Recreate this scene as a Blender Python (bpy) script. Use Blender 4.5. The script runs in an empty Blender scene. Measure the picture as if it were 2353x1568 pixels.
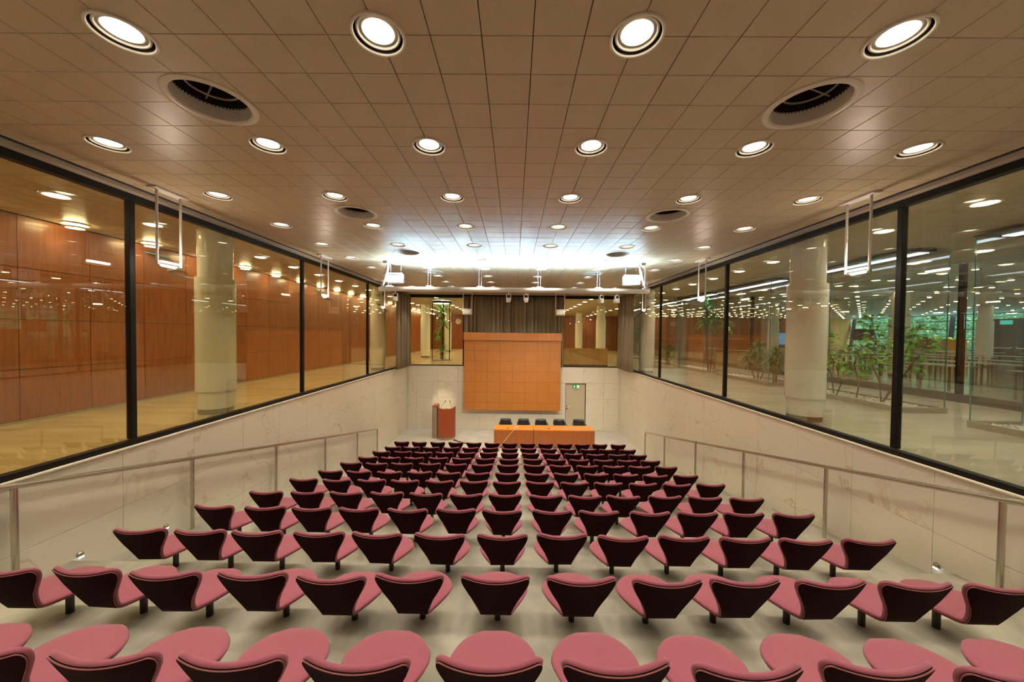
import bpy, bmesh, math, random
from mathutils import Vector, Matrix
random.seed(7)
S = bpy.context.scene
T = 0.3                      # one ceiling tile in metres
Z0 = 14.15                    # camera height above the stage floor, in tiles
def P(x, y, z): return Vector((x*T, y*T, (z+Z0)*T))
COL = S.collection

# ------------------------------------------------------------------ camera
cam = bpy.data.cameras.new('camera'); co = bpy.data.objects.new('camera', cam); COL.objects.link(co)
cam.sensor_width = 36.0; cam.lens = 796.3*36/2353; cam.clip_start = .05; cam.clip_end = 300
pit, yaw, rol = -0.02027, -0.00673, 0.01084
F = Vector((math.sin(yaw)*math.cos(pit), math.cos(yaw)*math.cos(pit), math.sin(pit)))
R0 = Vector((math.cos(yaw), -math.sin(yaw), 0)); U0 = R0.cross(F)
Rt = R0*math.cos(rol)+U0*math.sin(rol); Up = U0*math.cos(rol)-R0*math.sin(rol)
M = Matrix((Rt, Up, -F)).transposed().to_4x4(); M.translation = P(0, 0, 0); co.matrix_world = M
S.camera = co
# ------------------------------------------------------------------ world, sun, exposure
w = bpy.data.worlds.new('world'); S.world = w; w.use_nodes = True
bg = w.node_tree.nodes['Background']
bg.inputs[0].default_value = (.62, .85, 1.0, 1); bg.inputs[1].default_value = 7.0
S.view_settings.view_transform = 'Standard'; S.view_settings.look = 'None'
S.view_settings.gamma = 1; S.view_settings.use_curve_mapping = False; S.view_settings.exposure = 0.0
cy = S.cycles
cy.use_adaptive_sampling = True; cy.adaptive_threshold = .15; cy.adaptive_min_samples = 16
cy.max_bounces = 6; cy.diffuse_bounces = 3; cy.glossy_bounces = 2; cy.transmission_bounces = 6
cy.transparent_max_bounces = 28; cy.caustics_reflective = False; cy.caustics_refractive = False
cy.sample_clamp_indirect = 6
sun = bpy.data.lights.new('sun', 'SUN'); sun.energy = 4; sun.angle = .02; sun.color = (1, .97, .9)
su = bpy.data.objects.new('sun', sun); COL.objects.link(su); su.rotation_euler = (math.radians(10), math.radians(-48), 0)
L_HALL, L_CORR, L_CANT = 10.0, 50.0, 60.0
L_STRIP, L_HALO, L_PLANT = 500.0, 290.0, 11.0
W_HALL, W_CORR = 59.0, 47.0

# ------------------------------------------------------------------ materials
def mat(name, col, rough=.5, metal=0., spec=.5, noise=0., nscale=8., stretch=(1, 1, 1), col2=None, bump=0., bscale=60., coat=0., emit=None, estr=0., sheen=0., coords='Object'):
    m = bpy.data.materials.new(name); m.use_nodes = True; nt = m.node_tree; N = nt.nodes; L = nt.links
    b = N['Principled BSDF']
    b.inputs['Base Color'].default_value = (*col, 1); b.inputs['Roughness'].default_value = rough
    b.inputs['Metallic'].default_value = metal; b.inputs['Specular IOR Level'].default_value = spec
    b.inputs['Coat Weight'].default_value = coat; b.inputs['Coat Roughness'].default_value = .15
    if sheen: b.inputs['Sheen Weight'].default_value = sheen
    if emit: b.inputs['Emission Color'].default_value = (*emit, 1); b.inputs['Emission Strength'].default_value = estr
    if noise or bump:
        tc = N.new('ShaderNodeTexCoord'); mp = N.new('ShaderNodeMapping'); mp.inputs['Scale'].default_value = stretch
        if coords == 'World':
            g = N.new('ShaderNodeNewGeometry'); L.new(g.outputs['Position'], mp.inputs['Vector'])
        else: L.new(tc.outputs[coords], mp.inputs['Vector'])
    if noise:
        n = N.new('ShaderNodeTexNoise'); n.inputs['Scale'].default_value = nscale; n.inputs['Detail'].default_value = 6
        L.new(mp.outputs[0], n.inputs['Vector'])
        r = N.new('ShaderNodeValToRGB'); r.color_ramp.elements[0].position = .3; r.color_ramp.elements[1].position = .7
        c2 = col2 or tuple(c*(1-noise) for c in col)
        r.color_ramp.elements[0].color = (*c2, 1); r.color_ramp.elements[1].color = (*col, 1)
        L.new(n.outputs['Fac'], r.inputs[0]); L.new(r.outputs[0], b.inputs['Base Color'])
    if bump:
        n2 = N.new('ShaderNodeTexNoise'); n2.inputs['Scale'].default_value = bscale; L.new(mp.outputs[0], n2.inputs['Vector'])
        bp = N.new('ShaderNodeBump'); bp.inputs['Strength'].default_value = bump; bp.inputs['Distance'].default_value = .01
        L.new(n2.outputs['Fac'], bp.inputs['Height']); L.new(bp.outputs[0], b.inputs['Normal'])
    return m
def wood(name, c1, c2, axis='Z', rough=.4, coat=.2, scale=1.0, var=.06):
    st = {'Z': (14, 14, .7), 'X': (.7, 14, 14)}[axis]
    m = mat(name, c1, rough, noise=.3, nscale=2.2*scale, stretch=st, col2=c2, coat=coat, coords='World')
    nt = m.node_tree; N = nt.nodes; L = nt.links          # slight tone per piece
    oi = N.new('ShaderNodeObjectInfo'); hs = N.new('ShaderNodeHueSaturation'); mr = N.new('ShaderNodeMapRange')
    mr.inputs['To Min'].default_value = 1-var; mr.inputs['To Max'].default_value = 1+var
    L.new(oi.outputs['Random'], mr.inputs['Value']); L.new(mr.outputs[0], hs.inputs['Value'])
    b = N['Principled BSDF']; src = b.inputs['Base Color'].links[0].from_socket
    L.new(src, hs.inputs['Color']); L.new(hs.outputs[0], b.inputs['Base Color'])
    return m
def emis(name, col, s):
    m = bpy.data.materials.new(name); m.use_nodes = True; nt = m.node_tree; nt.nodes.clear()
    e = nt.nodes.new('ShaderNodeEmission'); e.inputs[0].default_value = (*col, 1); e.inputs[1].default_value = s
    o = nt.nodes.new('ShaderNodeOutputMaterial'); nt.links.new(e.outputs[0], o.inputs[0]); return m
def glass(name, tint, r0=.05, rough=0.0):
    m = bpy.data.materials.new(name); m.use_nodes = True; nt = m.node_tree; N = nt.nodes; L = nt.links; N.clear()
    lw = N.new('ShaderNodeLayerWeight'); lw.inputs[0].default_value = .5
    pw = N.new('ShaderNodeMath'); pw.operation = 'POWER'; pw.inputs[1].default_value = 5; L.new(lw.outputs['Facing'], pw.inputs[0])
    ma = N.new('ShaderNodeMath'); ma.operation = 'MULTIPLY_ADD'; ma.inputs[1].default_value = 1-r0; ma.inputs[2].default_value = r0
    L.new(pw.outputs[0], ma.inputs[0])
    t = N.new('ShaderNodeBsdfTransparent'); t.inputs[0].default_value = (*tint, 1)
    g = N.new('ShaderNodeBsdfGlossy'); g.inputs['Roughness'].default_value = rough; g.inputs[0].default_value = (.95, .97, .95, 1)
    mx = N.new('ShaderNodeMixShader'); L.new(ma.outputs[0], mx.inputs[0]); L.new(t.outputs[0], mx.inputs[1]); L.new(g.outputs[0], mx.inputs[2])
    o = N.new('ShaderNodeOutputMaterial'); L.new(mx.outputs[0], o.inputs[0]); return m
def marble(name, base, vein):
    m = mat(name, base, .28, coat=.15, coords='World'); nt = m.node_tree; N = nt.nodes; L = nt.links; b = N['Principled BSDF']
    g = N.new('ShaderNodeNewGeometry'); oi = N.new('ShaderNodeObjectInfo')
    mp = N.new('ShaderNodeVectorMath'); mp.operation = 'MULTIPLY_ADD'; mp.inputs[1].default_value = (1, 1, 1)
    sc = N.new('ShaderNodeVectorMath'); sc.operation = 'SCALE'; sc.inputs[0].default_value = (7, 11, 5); L.new(oi.outputs['Random'], sc.inputs['Scale'])
    L.new(g.outputs['Position'], mp.inputs[0]); L.new(sc.outputs[0], mp.inputs[2])
    n = N.new('ShaderNodeTexNoise'); n.inputs['Scale'].default_value = 1.1; n.inputs['Detail'].default_value = 7; n.inputs['Distortion'].default_value = .7
    L.new(mp.outputs[0], n.inputs['Vector'])
    r = N.new('ShaderNodeValToRGB'); e = r.color_ramp.elements
    e[0].position = .488; e[0].color = (*base, 1); e[1].position = .512; e[1].color = (*base, 1)
    k = e.new(.5); k.color = (*vein, 1)
    L.new(n.outputs['Fac'], r.inputs[0])
    n2 = N.new('ShaderNodeTexNoise'); n2.inputs['Scale'].default_value = .9; n2.inputs['Detail'].default_value = 3; L.new(mp.outputs[0], n2.inputs['Vector'])
    mx = N.new('ShaderNodeMix'); mx.data_type = 'RGBA'; mx.blend_type = 'MIX'
    r2 = N.new('ShaderNodeValToRGB'); r2.color_ramp.elements[0].position = .43; r2.color_ramp.elements[1].position = .62
    L.new(n2.outputs['Fac'], r2.inputs[0]); L.new(r2.outputs[0], mx.inputs[0])
    mx.inputs[6].default_value = (*base, 1); L.new(r.outputs[0], mx.inputs[7]); L.new(mx.outputs[2], b.inputs['Base Color'])
    return m
def joints(m, sx, sy, depth=.55, width=.012):
    """thin straight joint lines of a paved floor, multiplied over the colour"""
    nt = m.node_tree; N = nt.nodes; L = nt.links; b = N['Principled BSDF']
    g = N.new('ShaderNodeNewGeometry'); sp = N.new('ShaderNodeSeparateXYZ'); L.new(g.outputs['Position'], sp.inputs[0])
    outs = []
    for i, s in ((0, sx), (1, sy)):
        d = N.new('ShaderNodeMath'); d.operation = 'DIVIDE'; d.inputs[1].default_value = s; L.new(sp.outputs[i], d.inputs[0])
        f = N.new('ShaderNodeMath'); f.operation = 'FRACT'; L.new(d.outputs[0], f.inputs[0])
        c = N.new('ShaderNodeMath'); c.operation = 'LESS_THAN'; c.inputs[1].default_value = width; L.new(f.outputs[0], c.inputs[0]); outs.append(c)
    mx = N.new('ShaderNodeMath'); mx.operation = 'MAXIMUM'; L.new(outs[0].outputs[0], mx.inputs[0]); L.new(outs[1].outputs[0], mx.inputs[1])
    mm = N.new('ShaderNodeMix'); mm.data_type = 'RGBA'; mm.blend_type = 'MULTIPLY'; L.new(mx.outputs[0], mm.inputs[0])
    if b.inputs['Base Color'].links: L.new(b.inputs['Base Color'].links[0].from_socket, mm.inputs[6])
    else: mm.inputs[6].default_value = b.inputs['Base Color'].default_value
    mm.inputs[7].default_value = (depth, depth, depth*.9, 1); L.new(mm.outputs[2], b.inputs['Base Color'])
    return m

m_tile = mat('ceiling_enamel', (.50, .41, .275), .36, spec=.45, bump=.05, bscale=3.0)
m_void = mat('void_dark', (.012, .010, .008), .8)
m_trimwhite = mat('white_enamel', (.72, .68, .58), .35)
m_ringdark = mat('dark_gap', (.02, .018, .015), .5)
m_lens = emis('lamp_warm', (1.0, .895, .72), L_HALL)
m_lensy = emis('lamp_yellow', (1.0, .83, .50), L_CORR)
m_lensc = emis('lamp_canteen', (1.0, .84, .52), L_CANT)
m_strip = emis('fluorescent_cool', (.56, .83, 1.0), L_STRIP)
m_step = emis('step_lamp', (.75, .85, 1), 7)
m_halo = emis('halogen', (1.0, .80, .62), L_HALO)
m_plantlamp = emis('plant_light', (.62, .78, 1.0), L_PLANT)
m_marble = marble('cream_marble', (.86, .80, .655), (.66, .52, .35))
m_marblecore = mat('joint_mortar', (.56, .42, .27), .8)
m_floor = mat('worn_stone_floor', (.53, .485, .39), .55, noise=.2, nscale=3.4, stretch=(1, .45, 1), col2=(.30, .28, .22), bump=.06, bscale=40, coords='World')
m_riser = mat('stage_stone', (.64, .61, .54), .5, noise=.15, nscale=2.0, coords='World')
m_corr = joints(mat('corridor_marble_lamplit', (.62, .50, .30), .22, noise=.25, nscale=1.6, stretch=(.4, 2.2, 1), col2=(.44, .33, .17), coords='World'), 1.8, .9, .8, .006)  # glow of the warm lamps is put into this marble's yellow
m_corr2 = joints(mat('corridor_marble_daylit', (.50, .475, .41), .22, noise=.35, nscale=1.6, stretch=(.4, 2.2, 1), col2=(.35, .33, .27), coords='World'), 1.8, .9, .8, .006)  # same marble greyed, daylight mix of the right side put into its colour
m_black = mat('black_aluminium', (.007, .006, .005), .45, spec=.25)
m_beige = mat('beige_trim', (.42, .36, .28), .5)
m_glassL = glass('tinted_glass_warm', (.935, .92, .79), r0=.075)
m_glassR = glass('tinted_glass_clear', (.96, .955, .90), r0=.075)
m_clear = glass('vitrine_glass', (.972, .98, .975))
m_gedge = mat('glass_edge_green', (.05, .22, .18), .1, coat=.5)
m_woodL = wood('teak_panel', (.36, .115, .034), (.24, .068, .018), rough=.35)
m_woodS = wood('oak_screen', (.58, .225, .042), (.51, .185, .032), rough=.45, var=.025)
m_backing = mat('screen_backing', (.26, .09, .025), .7)
m_woodF = wood('oak_fascia', (.68, .27, .06), (.56, .20, .04), rough=.45)
m_woodT = wood('table_front', (.46, .14, .030), (.36, .10, .020), rough=.4)
m_woodTop = wood('table_top', (.80, .31, .05), (.72, .26, .04), 'X', rough=.3)
m_woodR = wood('lectern_cherry', (.42, .085, .022), (.34, .06, .016), rough=.35)
m_woodY = wood('pale_oak', (.70, .40, .13), (.62, .33, .10), rough=.5)
m_col = mat('column_paint', (.86, .86, .78), .25, spec=.5, coat=.3)
m_colbase = mat('column_foot', (.22, .17, .11), .5)
m_curt = mat('curtain_grey', (.34, .275, .175), .9, noise=.2, nscale=60)
m_pink = mat('rose_wool', (.345, .083, .124), .9, noise=.10, nscale=400, bump=.25, bscale=900, sheen=.25)
m_wine = mat('wine_back', (.020, .0012, .0030), .85, spec=.12, noise=.25, nscale=300)
m_pipe = mat('piping_cord', (.34, .115, .105), .8)
m_steel = mat('brushed_steel', (.64, .59, .50), .26, metal=1.0, noise=.12, nscale=6, stretch=(30, 30, 1))
m_dsteel = mat('dark_steel', (.06, .055, .05), .4, metal=.8)
m_vent = mat('vent_metal', (.30, .25, .18), .5)
m_white = mat('white_paint', (.78, .76, .72), .4)
m_leather = mat('black_leather', (.012, .012, .013), .28, coat=.3)
m_door = mat('cream_door', (.62, .53, .37), .45)
m_green = mat('exit_green', (.0, .22, .05), .4, emit=(.0, .45, .10), estr=.35)
m_signw = mat('sign_white', (.8, .9, .8), .4, emit=(.8, 1, .8), estr=.7)
m_plinth = mat('plinth_stone', (.36, .32, .25), .5, noise=.2, nscale=5)
m_dplinth = mat('dark_plinth', (.055, .045, .035), .4)
m_pebble = mat('white_pebble', (.78, .78, .74), .7)
m_soil = mat('gravel_bed', (.5, .48, .42), .9, noise=.4, nscale=30)
m_leaf = mat('leaf_glossy', (.055, .27, .035), .32, noise=.35, nscale=6, spec=.6)
m_leaf2 = mat('leaf_blade', (.28, .48, .19), .4, noise=.35, nscale=9)
m_leaf3 = mat('leaf_bright', (.20, .60, .06), .35, noise=.3, nscale=8)
m_bark = mat('bark', (.22, .12, .06), .8, noise=.4, nscale=20)
m_bark2 = mat('bark_pale', (.40, .30, .14), .8, noise=.3, nscale=20)
m_ttop = mat('canteen_table_top', (.50, .50, .42), .25, spec=.6)
m_tleg = mat('canteen_table_leg', (.16, .13, .09), .35, metal=.6)
m_cfloor = mat('canteen_floor', (.62, .57, .46), .12, noise=.2, nscale=1.2, coords='World')
m_cceil = mat('canteen_ceiling', (.56, .62, .63), .35, metal=.2)
m_blueframe = mat('facade_frame', (.06, .07, .09), .4, metal=.5)
m_facglass = glass('facade_glass', (.78, .94, 1.0))
m_hedge = mat('hedge_leaf', (.24, .46, .20), .6, noise=.5, nscale=1.1, col2=(.04, .15, .06))
m_hill = mat('bank_soil', (.035, .10, .035), .9, noise=.4, nscale=3)
m_red = mat('red_enamel', (.6, .02, .02), .35)
m_screen = mat('tv_screen', (.02, .1, .25), .2, emit=(.10, .40, .75), estr=.8)
m_dark = mat('charcoal', (.03, .03, .035), .5)
m_fixglass = glass('fixture_glass', (.93, .985, .96), r0=.09)

# ------------------------------------------------------------------ mesh helpers
class MB:
    def __init__(s): s.v = []; s.f = []; s.m = []; s.cur = 0
    def add(s, vs, fs):
        o = len(s.v); s.v += [tuple(v) for v in vs]; s.f += [[i+o for i in f] for f in fs]; s.m += [s.cur]*len(fs); return s
    def box(s, x0, x1, y0, y1, z0, z1):
        vs = [(x, y, z) for z in (z0, z1) for y in (y0, y1) for x in (x0, x1)]
        return s.add(vs, [(0, 2, 3, 1), (4, 5, 7, 6), (0, 1, 5, 4), (2, 6, 7, 3), (0, 4, 6, 2), (1, 3, 7, 5)])
    def boxt(s, x0, x1, y0, y1, z0, z1):          # in tile units, z from the camera
        a = P(x0, y0, z0); b = P(x1, y1, z1); return s.box(a.x, b.x, a.y, b.y, a.z, b.z)
    def cbox(s, x0, x1, y0, y1, z0, z1, c):       # box with chamfered edges
        bm = bmesh.new(); bmesh.ops.create_cube(bm, size=1)
        for v in bm.verts: v.co = Vector(((x0+x1)/2+v.co.x*(x1-x0), (y0+y1)/2+v.co.y*(y1-y0), (z0+z1)/2+v.co.z*(z1-z0)))
        bmesh.ops.bevel(bm, geom=bm.edges[:], offset=c, segments=1, affect='EDGES')
        bm.verts.index_update(); s.add([v.co for v in bm.verts], [[v.index for v in f.verts] for f in bm.faces]); bm.free(); return s
    def tube(s, path, r, n=8, cap=True, closed=False):
        path = [Vector(p) for p in path]; k = len(path); rs = r if hasattr(r, '__len__') else [r]*k
        rings = []; prev = None
        for i, p in enumerate(path):
            a = path[(i-1) % k] if (closed or i > 0) else p; b = path[(i+1) % k] if (closed or i < k-1) else p
            d = (b-a).normalized()
            if prev is None:
                t = Vector((0, 0, 1)) if abs(d.z) < .9 else Vector((1, 0, 0)); u = d.cross(t).normalized()
            else: u = (prev-d*prev.dot(d)).normalized()
            prev = u; v2 = d.cross(u)
            rings.append([p+(u*math.cos(2*math.pi*j/n)+v2*math.sin(2*math.pi*j/n))*rs[i] for j in range(n)])
        vs = [q for rg in rings for q in rg]; fs = []
        for i in range(k if closed else k-1):
            i2 = (i+1) % k
            for j in range(n): fs.append((i*n+j, i*n+(j+1) % n, i2*n+(j+1) % n, i2*n+j))
        if cap and not closed: fs += [tuple(range(n-1, -1, -1)), tuple((k-1)*n+j for j in range(n))]
        return s.add(vs, fs)
    def lathe(s, prof, n=24, c=(0, 0, 0), capb=False, capt=False):
        vs = [(c[0]+r*math.cos(2*math.pi*j/n), c[1]+r*math.sin(2*math.pi*j/n), c[2]+z) for r, z in prof for j in range(n)]
        fs = [(i*n+j, i*n+(j+1) % n, (i+1)*n+(j+1) % n, (i+1)*n+j) for i in range(len(prof)-1) for j in range(n)]
        if capb: fs.append(tuple(range(n-1, -1, -1)))
        if capt: fs.append(tuple((len(prof)-1)*n+j for j in range(n)))
        return s.add(vs, fs)
    def grid(s, rows):
        n = len(rows[0]); vs = [q for r in rows for q in r]
        return s.add(vs, [(i*n+j, i*n+j+1, (i+1)*n+j+1, (i+1)*n+j) for i in range(len(rows)-1) for j in range(n-1)])
    def mesh(s, name, mats, smooth=False, fix=True):
        me = bpy.data.meshes.new(name); me.from_pydata(s.v, [], s.f)
        for m in (mats if isinstance(mats, (list, tuple)) else [mats]): me.materials.append(m)
        if any(s.m): me.polygons.foreach_set('material_index', s.m)
        if fix:
            bm = bmesh.new(); bm.from_mesh(me); bmesh.ops.recalc_face_normals(bm, faces=bm.faces[:]); bm.to_mesh(me); bm.free()
        if smooth:
            me.polygons.foreach_set('use_smooth', [True]*len(me.polygons)); me.set_sharp_from_angle(angle=math.radians(40))
        me.update(); return me
    def build(s, name, mats, parent=None, smooth=False, loc=None, fix=True): return put(name, s.mesh(name, mats, smooth, fix), parent, loc)
def put(name, me, parent=None, loc=None):
    o = bpy.data.objects.new(name, me); COL.objects.link(o)
    if parent is not None: o.parent = parent
    if loc is not None: o.location = loc
    return o
def thing(name, label, cat, loc=(0, 0, 0), group=None, rz=0):
    o = bpy.data.objects.new(name, None); COL.objects.link(o); o.location = loc; o.rotation_euler = (0, 0, rz)
    o.empty_display_size = .1
    return tag(o, label, cat, group)
def tag(o, label, cat=None, group=None, kind=None):
    o['label'] = label
    if cat: o['category'] = cat
    if group: o['group'] = group
    if kind: o['kind'] = kind
    return o
def struct(name, label=None, loc=(0, 0, 0)):
    o = bpy.data.objects.new(name, None); COL.objects.link(o); o.location = loc; o['kind'] = 'structure'
    if label: o['label'] = label
    return o
def dup(root, loc, rz=None, label=None):
    r = root.copy(); COL.objects.link(r); r.location = loc
    if rz is not None: r.rotation_euler = (0, 0, rz)
    if label: r['label'] = label
    for ch in list(root.children):
        c = ch.copy(); COL.objects.link(c); c.parent = r
        for g in list(ch.children):
            d = g.copy(); COL.objects.link(d); d.parent = c
    return r
ORD = ['first', 'second', 'third', 'fourth', 'fifth', 'sixth', 'seventh', 'eighth', 'ninth', 'tenth', 'eleventh', 'twelfth', 'thirteenth', 'fourteenth', 'fifteenth', 'sixteenth', 'seventeenth', 'eighteenth', 'nineteenth', 'twentieth', 'twenty-first', 'twenty-second', 'twenty-third', 'twenty-fourth', 'twenty-fifth', 'twenty-sixth', 'twenty-seventh']

CEIL = 5.77; SILL = -4.83; XL, XR = -16.0, 15.8; FL, FR = -15.75, 15.55; YB = 51.0; STG = -14.15

# ================================================================== ceiling
GRID0X, GRID0Y = .30, 6.82          # position of grid column 0 / row 0 (tile units)
lights = [(c, r) for r in range(-8, 44, 4) for c in (-13, -8, -3, 2, 7, 12)]
vents = [(c, r) for r in (2, 10, 18, 26, 34) for c in (-8, 7)]
notch = {}
for c, r in lights:
    for dx, dy, k in ((0, 0, 0), (-1, 0, 1), (-1, -1, 2), (0, -1, 3)): notch[(c+dx, r+dy, k)] = .46
for c, r in vents:
    for dx, dy, k in ((0, 0, 0), (-1, 0, 1), (-1, -1, 2), (0, -1, 3)): notch[(c+dx, r+dy, k)] = .84
ceiling = struct('ceiling', 'coffer-free ceiling of square satin metal tiles over hall and corridors')
tile_cache = {}
def tile_poly(key):
    """square tile, corners possibly cut by the round opening of a lamp or vent (metres, corner at 0,0)"""
    g = .007; pts = []
    cs = [((0, 0), (1, 0), (0, 1)), ((1, 0), (0, 1), (-1, 0)), ((1, 1), (-1, 0), (0, -1)), ((0, 1), (0, -1), (1, 0))]
    for k, (c0, d1, d0) in enumerate(cs):
        rr = dict(key).get(k)
        if rr is None:
            pts.append((g+c0[0]*(1-2*g), g+c0[1]*(1-2*g)))
        else:
            for a in range(7):           # arc from previous edge to next edge
                t = math.pi/2*(1-a/6)
                x = c0[0]+rr*(d1[0]*math.cos(t)+d0[0]*math.sin(t)); y = c0[1]+rr*(d1[1]*math.cos(t)+d0[1]*math.sin(t))
                pts.append((min(max(x, g), 1-g), min(max(y, g), 1-g)))
    return pts
def tile_geo(mb, key, ox, oy, oz, tilt=(0, 0)):
    pts = tile_poly(key); n = len(pts); b = .012
    def zz(x, y): return oz+(x-.5)*tilt[0]+(y-.5)*tilt[1]
    lo = [((ox+(.5+(x-.5)*(1-b)))*T, (oy+(.5+(y-.5)*(1-b)))*T, zz(x, y)) for x, y in pts]
    mid = [((ox+x)*T, (oy+y)*T, zz(x, y)+.003) for x, y in pts]
    up = [((ox+x)*T, (oy+y)*T, zz(x, y)+.014) for x, y in pts]
    fs = [tuple(range(n-1, -1, -1))]
    for q in range(2): fs += [(q*n+i, q*n+(i+1) % n, (q+1)*n+(i+1) % n, (q+1)*n+i) for i in range(n)]
    mb.add(lo+mid+up, fs)
zc = (CEIL+Z0)*T
allt = []
for i in range(-17, 16):
    for j in range(-16, 45):
        X = GRID0X+i; Y = GRID0Y+j
        if X+1 < XL+.3 or X > XR-.3: continue
        yc = Y+.5; size = 0
        if yc > 3.5:
            px = 1183+796*(X+.5)/yc; py = 768-796*CEIL/yc
            if -120 < px < 2470 and py > -90: size = 1/(yc*yc*yc)*(1 if (-30 < px < 2380 and py > -20) else .5)
        allt.append((size, i, j, X, Y))
allt.sort(key=lambda a: -a[0])
rest = MB()
for n_, (size, i, j, X, Y) in enumerate(allt):
    key = tuple(sorted((k, notch[(i, j, k)]) for k in range(4) if (i, j, k) in notch))
    tilt = (random.gauss(0, .0008), random.gauss(0, .0008))
    x1 = X
    if n_ < 300 and size > 0:
        if key not in tile_cache:
            mb = MB(); tile_geo(mb, key, 0, 0, 0); tile_cache[key] = mb.mesh('ceiling_tile', m_tile, fix=False)
        o = put('tile', tile_cache[key], ceiling, (X*T, Y*T, zc)); o.rotation_euler = (tilt[0], tilt[1], 0)
    else: tile_geo(rest, key, X, Y, zc, tilt)
o = rest.build('distant_tiles', m_tile, ceiling, fix=False); o['kind'] = 'stuff'
# tiles over both corridors and behind the stage
corr = MB()
def tile_block(mb, xa, xb, ya, yb):
    for i in range(xa, xb):
        for j in range(ya, yb):
            g = .012; x0, x1, y0, y1 = (i+g)*T, (i+1-g)*T, (j+g)*T, (j+1-g)*T
            mb.add([(x0, y0, zc), (x1, y0, zc), (x1, y1, zc), (x0, y1, zc), (x0, y0, zc+.01), (x1, y0, zc+.01), (x1, y1, zc+.01), (x0, y1, zc+.01)],
                   [(3, 2, 1, 0), (0, 1, 5, 4), (1, 2, 6, 5), (2, 3, 7, 6), (3, 0, 4, 7)])
tile_block(corr, -25, -16, 2, 52); tile_block(corr, 16, 34, 2, 52)
o = corr.build('corridor_tiles', m_tile, ceiling, fix=False); o['kind'] = 'stuff'
sl = MB(); sl.boxt(-26, 34.2, -30, 51.6, CEIL+.9, CEIL+1.4); sl.build('void_deck', m_void, ceiling)
sl = MB(); sl.boxt(-26, 34.2, 51.6, 109, CEIL, CEIL+1.4); sl.boxt(-26, -16.2, -30, 2, CEIL, CEIL+.8); sl.boxt(16, 34.2, -30, 2, CEIL, CEIL+.8); sl.build('plain_panels', m_tile, ceiling)
sl = MB(); sl.boxt(34.2, 104, -30, 109, CEIL, CEIL+1.4); sl.build('canteen_panels', m_cceil, ceiling)

# ================================================================== floors
floor = struct('floor', 'raked floor of stone treads stepping down to the flat stage')
zb = {-1: -5.55, 0: -6.05, 1: -6.75, 2: -7.54, 3: -8.24, 4: -8.92, 5: -9.63, 6: -10.24, 7: -10.9, 8: -11.44, 9: -12.05, 10: -12.56, 11: -13.07, 12: -13.48}
def ytip(k): return 7.73+(k-2)*2.84
def ynose(k): return ytip(k)+1.28+.30
for k in range(-1, 13):
    y0, y1 = ynose(k-1), ynose(k); z1 = zb[k]-.024; z0 = zb[k]+.08*2.55
    a, b = P(XL, y0, z0), P(XR, y1, z1); lowz = a.z-.40
    mb = MB(); nb = .012
    vs = []
    for x in (a.x, b.x): vs += [(x, a.y, a.z), (x, b.y-nb, b.z), (x, b.y, b.z-nb), (x, b.y, lowz), (x, a.y, lowz)]
    mb.add(vs, [(0, 1, 2, 3, 4), (9, 8, 7, 6, 5)]+[(i, (i+1) % 5 , (i+1) % 5+5, i+5) for i in range(5)])
    mb.build('tread', m_floor, floor)
mb = MB(); mb.boxt(XL, XR, -9, ynose(-2), -6, -5.3); mb.build('landing', m_floor, floor)
mb = MB(); mb.boxt(XL, XR, ynose(12), YB, STG-1, STG); mb.build('stage_floor', m_riser, floor)
f2 = struct('floor_corridor', 'polished marble floor of the corridors around the sunken hall')
mb = MB(); mb.boxt(-25.4, XL-.35, -30, 109, SILL-1, SILL); mb.build('paving', m_corr, f2)
mb = MB(); mb.boxt(XR+.35, 34, -30, 51.4, SILL-1, SILL); mb.build('paving', m_corr2, f2)
mb = MB(); mb.boxt(XL-.35, 34, 51.4, 109, SILL-1, SILL); mb.build('paving', m_corr, f2)
mb = MB(); mb.boxt(34, 103, -30, 109, SILL-1, SILL); mb.build('canteen_paving', m_cfloor, f2)

# ================================================================== marble walls of the sunken hall
CZ = [SILL, -7.15, -9.45, -11.75, STG]
def floorz(y):
    for k in range(-1, 13):
        if y <= ynose(k): return zb[k]
    return STG if y > ynose(-2) else -5.3
gp = .0035
for side, xf, name in ((-1, FL, 'wall_left'), (1, FR, 'wall_right')):
    wl = struct(name, 'cream marble slab wall under the ' + ('left' if side < 0 else 'right') + ' glazing of the hall')
    mb = MB(); xa, xb = sorted((xf+side*.12, xf+side*.75)); mb.boxt(xa, xb, -9, YB+.7, STG-1, SILL-.02); mb.build('core', m_marblecore, wl)
    y = YB-.02-(0 if side < 0 else 1.0); ys = [YB, y] if side > 0 else [YB]
    while y > -9: y -= 3.1; ys.append(max(y, -9))
    for yhi, ylo in zip(ys[:-1], ys[1:]):
        for c in range(4):
            if CZ[c] < min(floorz(yhi), floorz(yhi)) - .0 : continue
            zl = max(CZ[c+1], floorz(yhi)-1.2)
            a = P(xf, ylo, zl); b = P(xf, yhi, CZ[c]); xs = sorted((a.x, a.x+side*.036))
            mb = MB(); mb.cbox(xs[0], xs[1], a.y+gp/2, b.y-gp/2, a.z+gp/2, b.z-gp/2, .002); mb.build('slab', m_marble, wl)
    tr = struct('trim_'+('1' if side < 0 else '2'), 'rounded marble ledge along the foot of the '+('left' if side < 0 else 'right')+' glazing')
    a = P(xf-side*.05, -9, SILL); b = P(xf-side*.05, YB, SILL); r = .018
    mb = MB(); mb.tube([(a.x+side*.012, a.y, a.z), (b.x+side*.012, b.y, b.z)], r, 10); mb.boxt(*sorted((xf, xf+side*.45)), -9, YB, SILL-.02, SILL+.03); mb.build('ledge', m_marble, tr, smooth=True)
wb = struct('wall_back', 'cream marble slab wall behind the stage with a door opening')
DX0, DX1, DZ = 7.62, 10.62, -7.30
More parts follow.
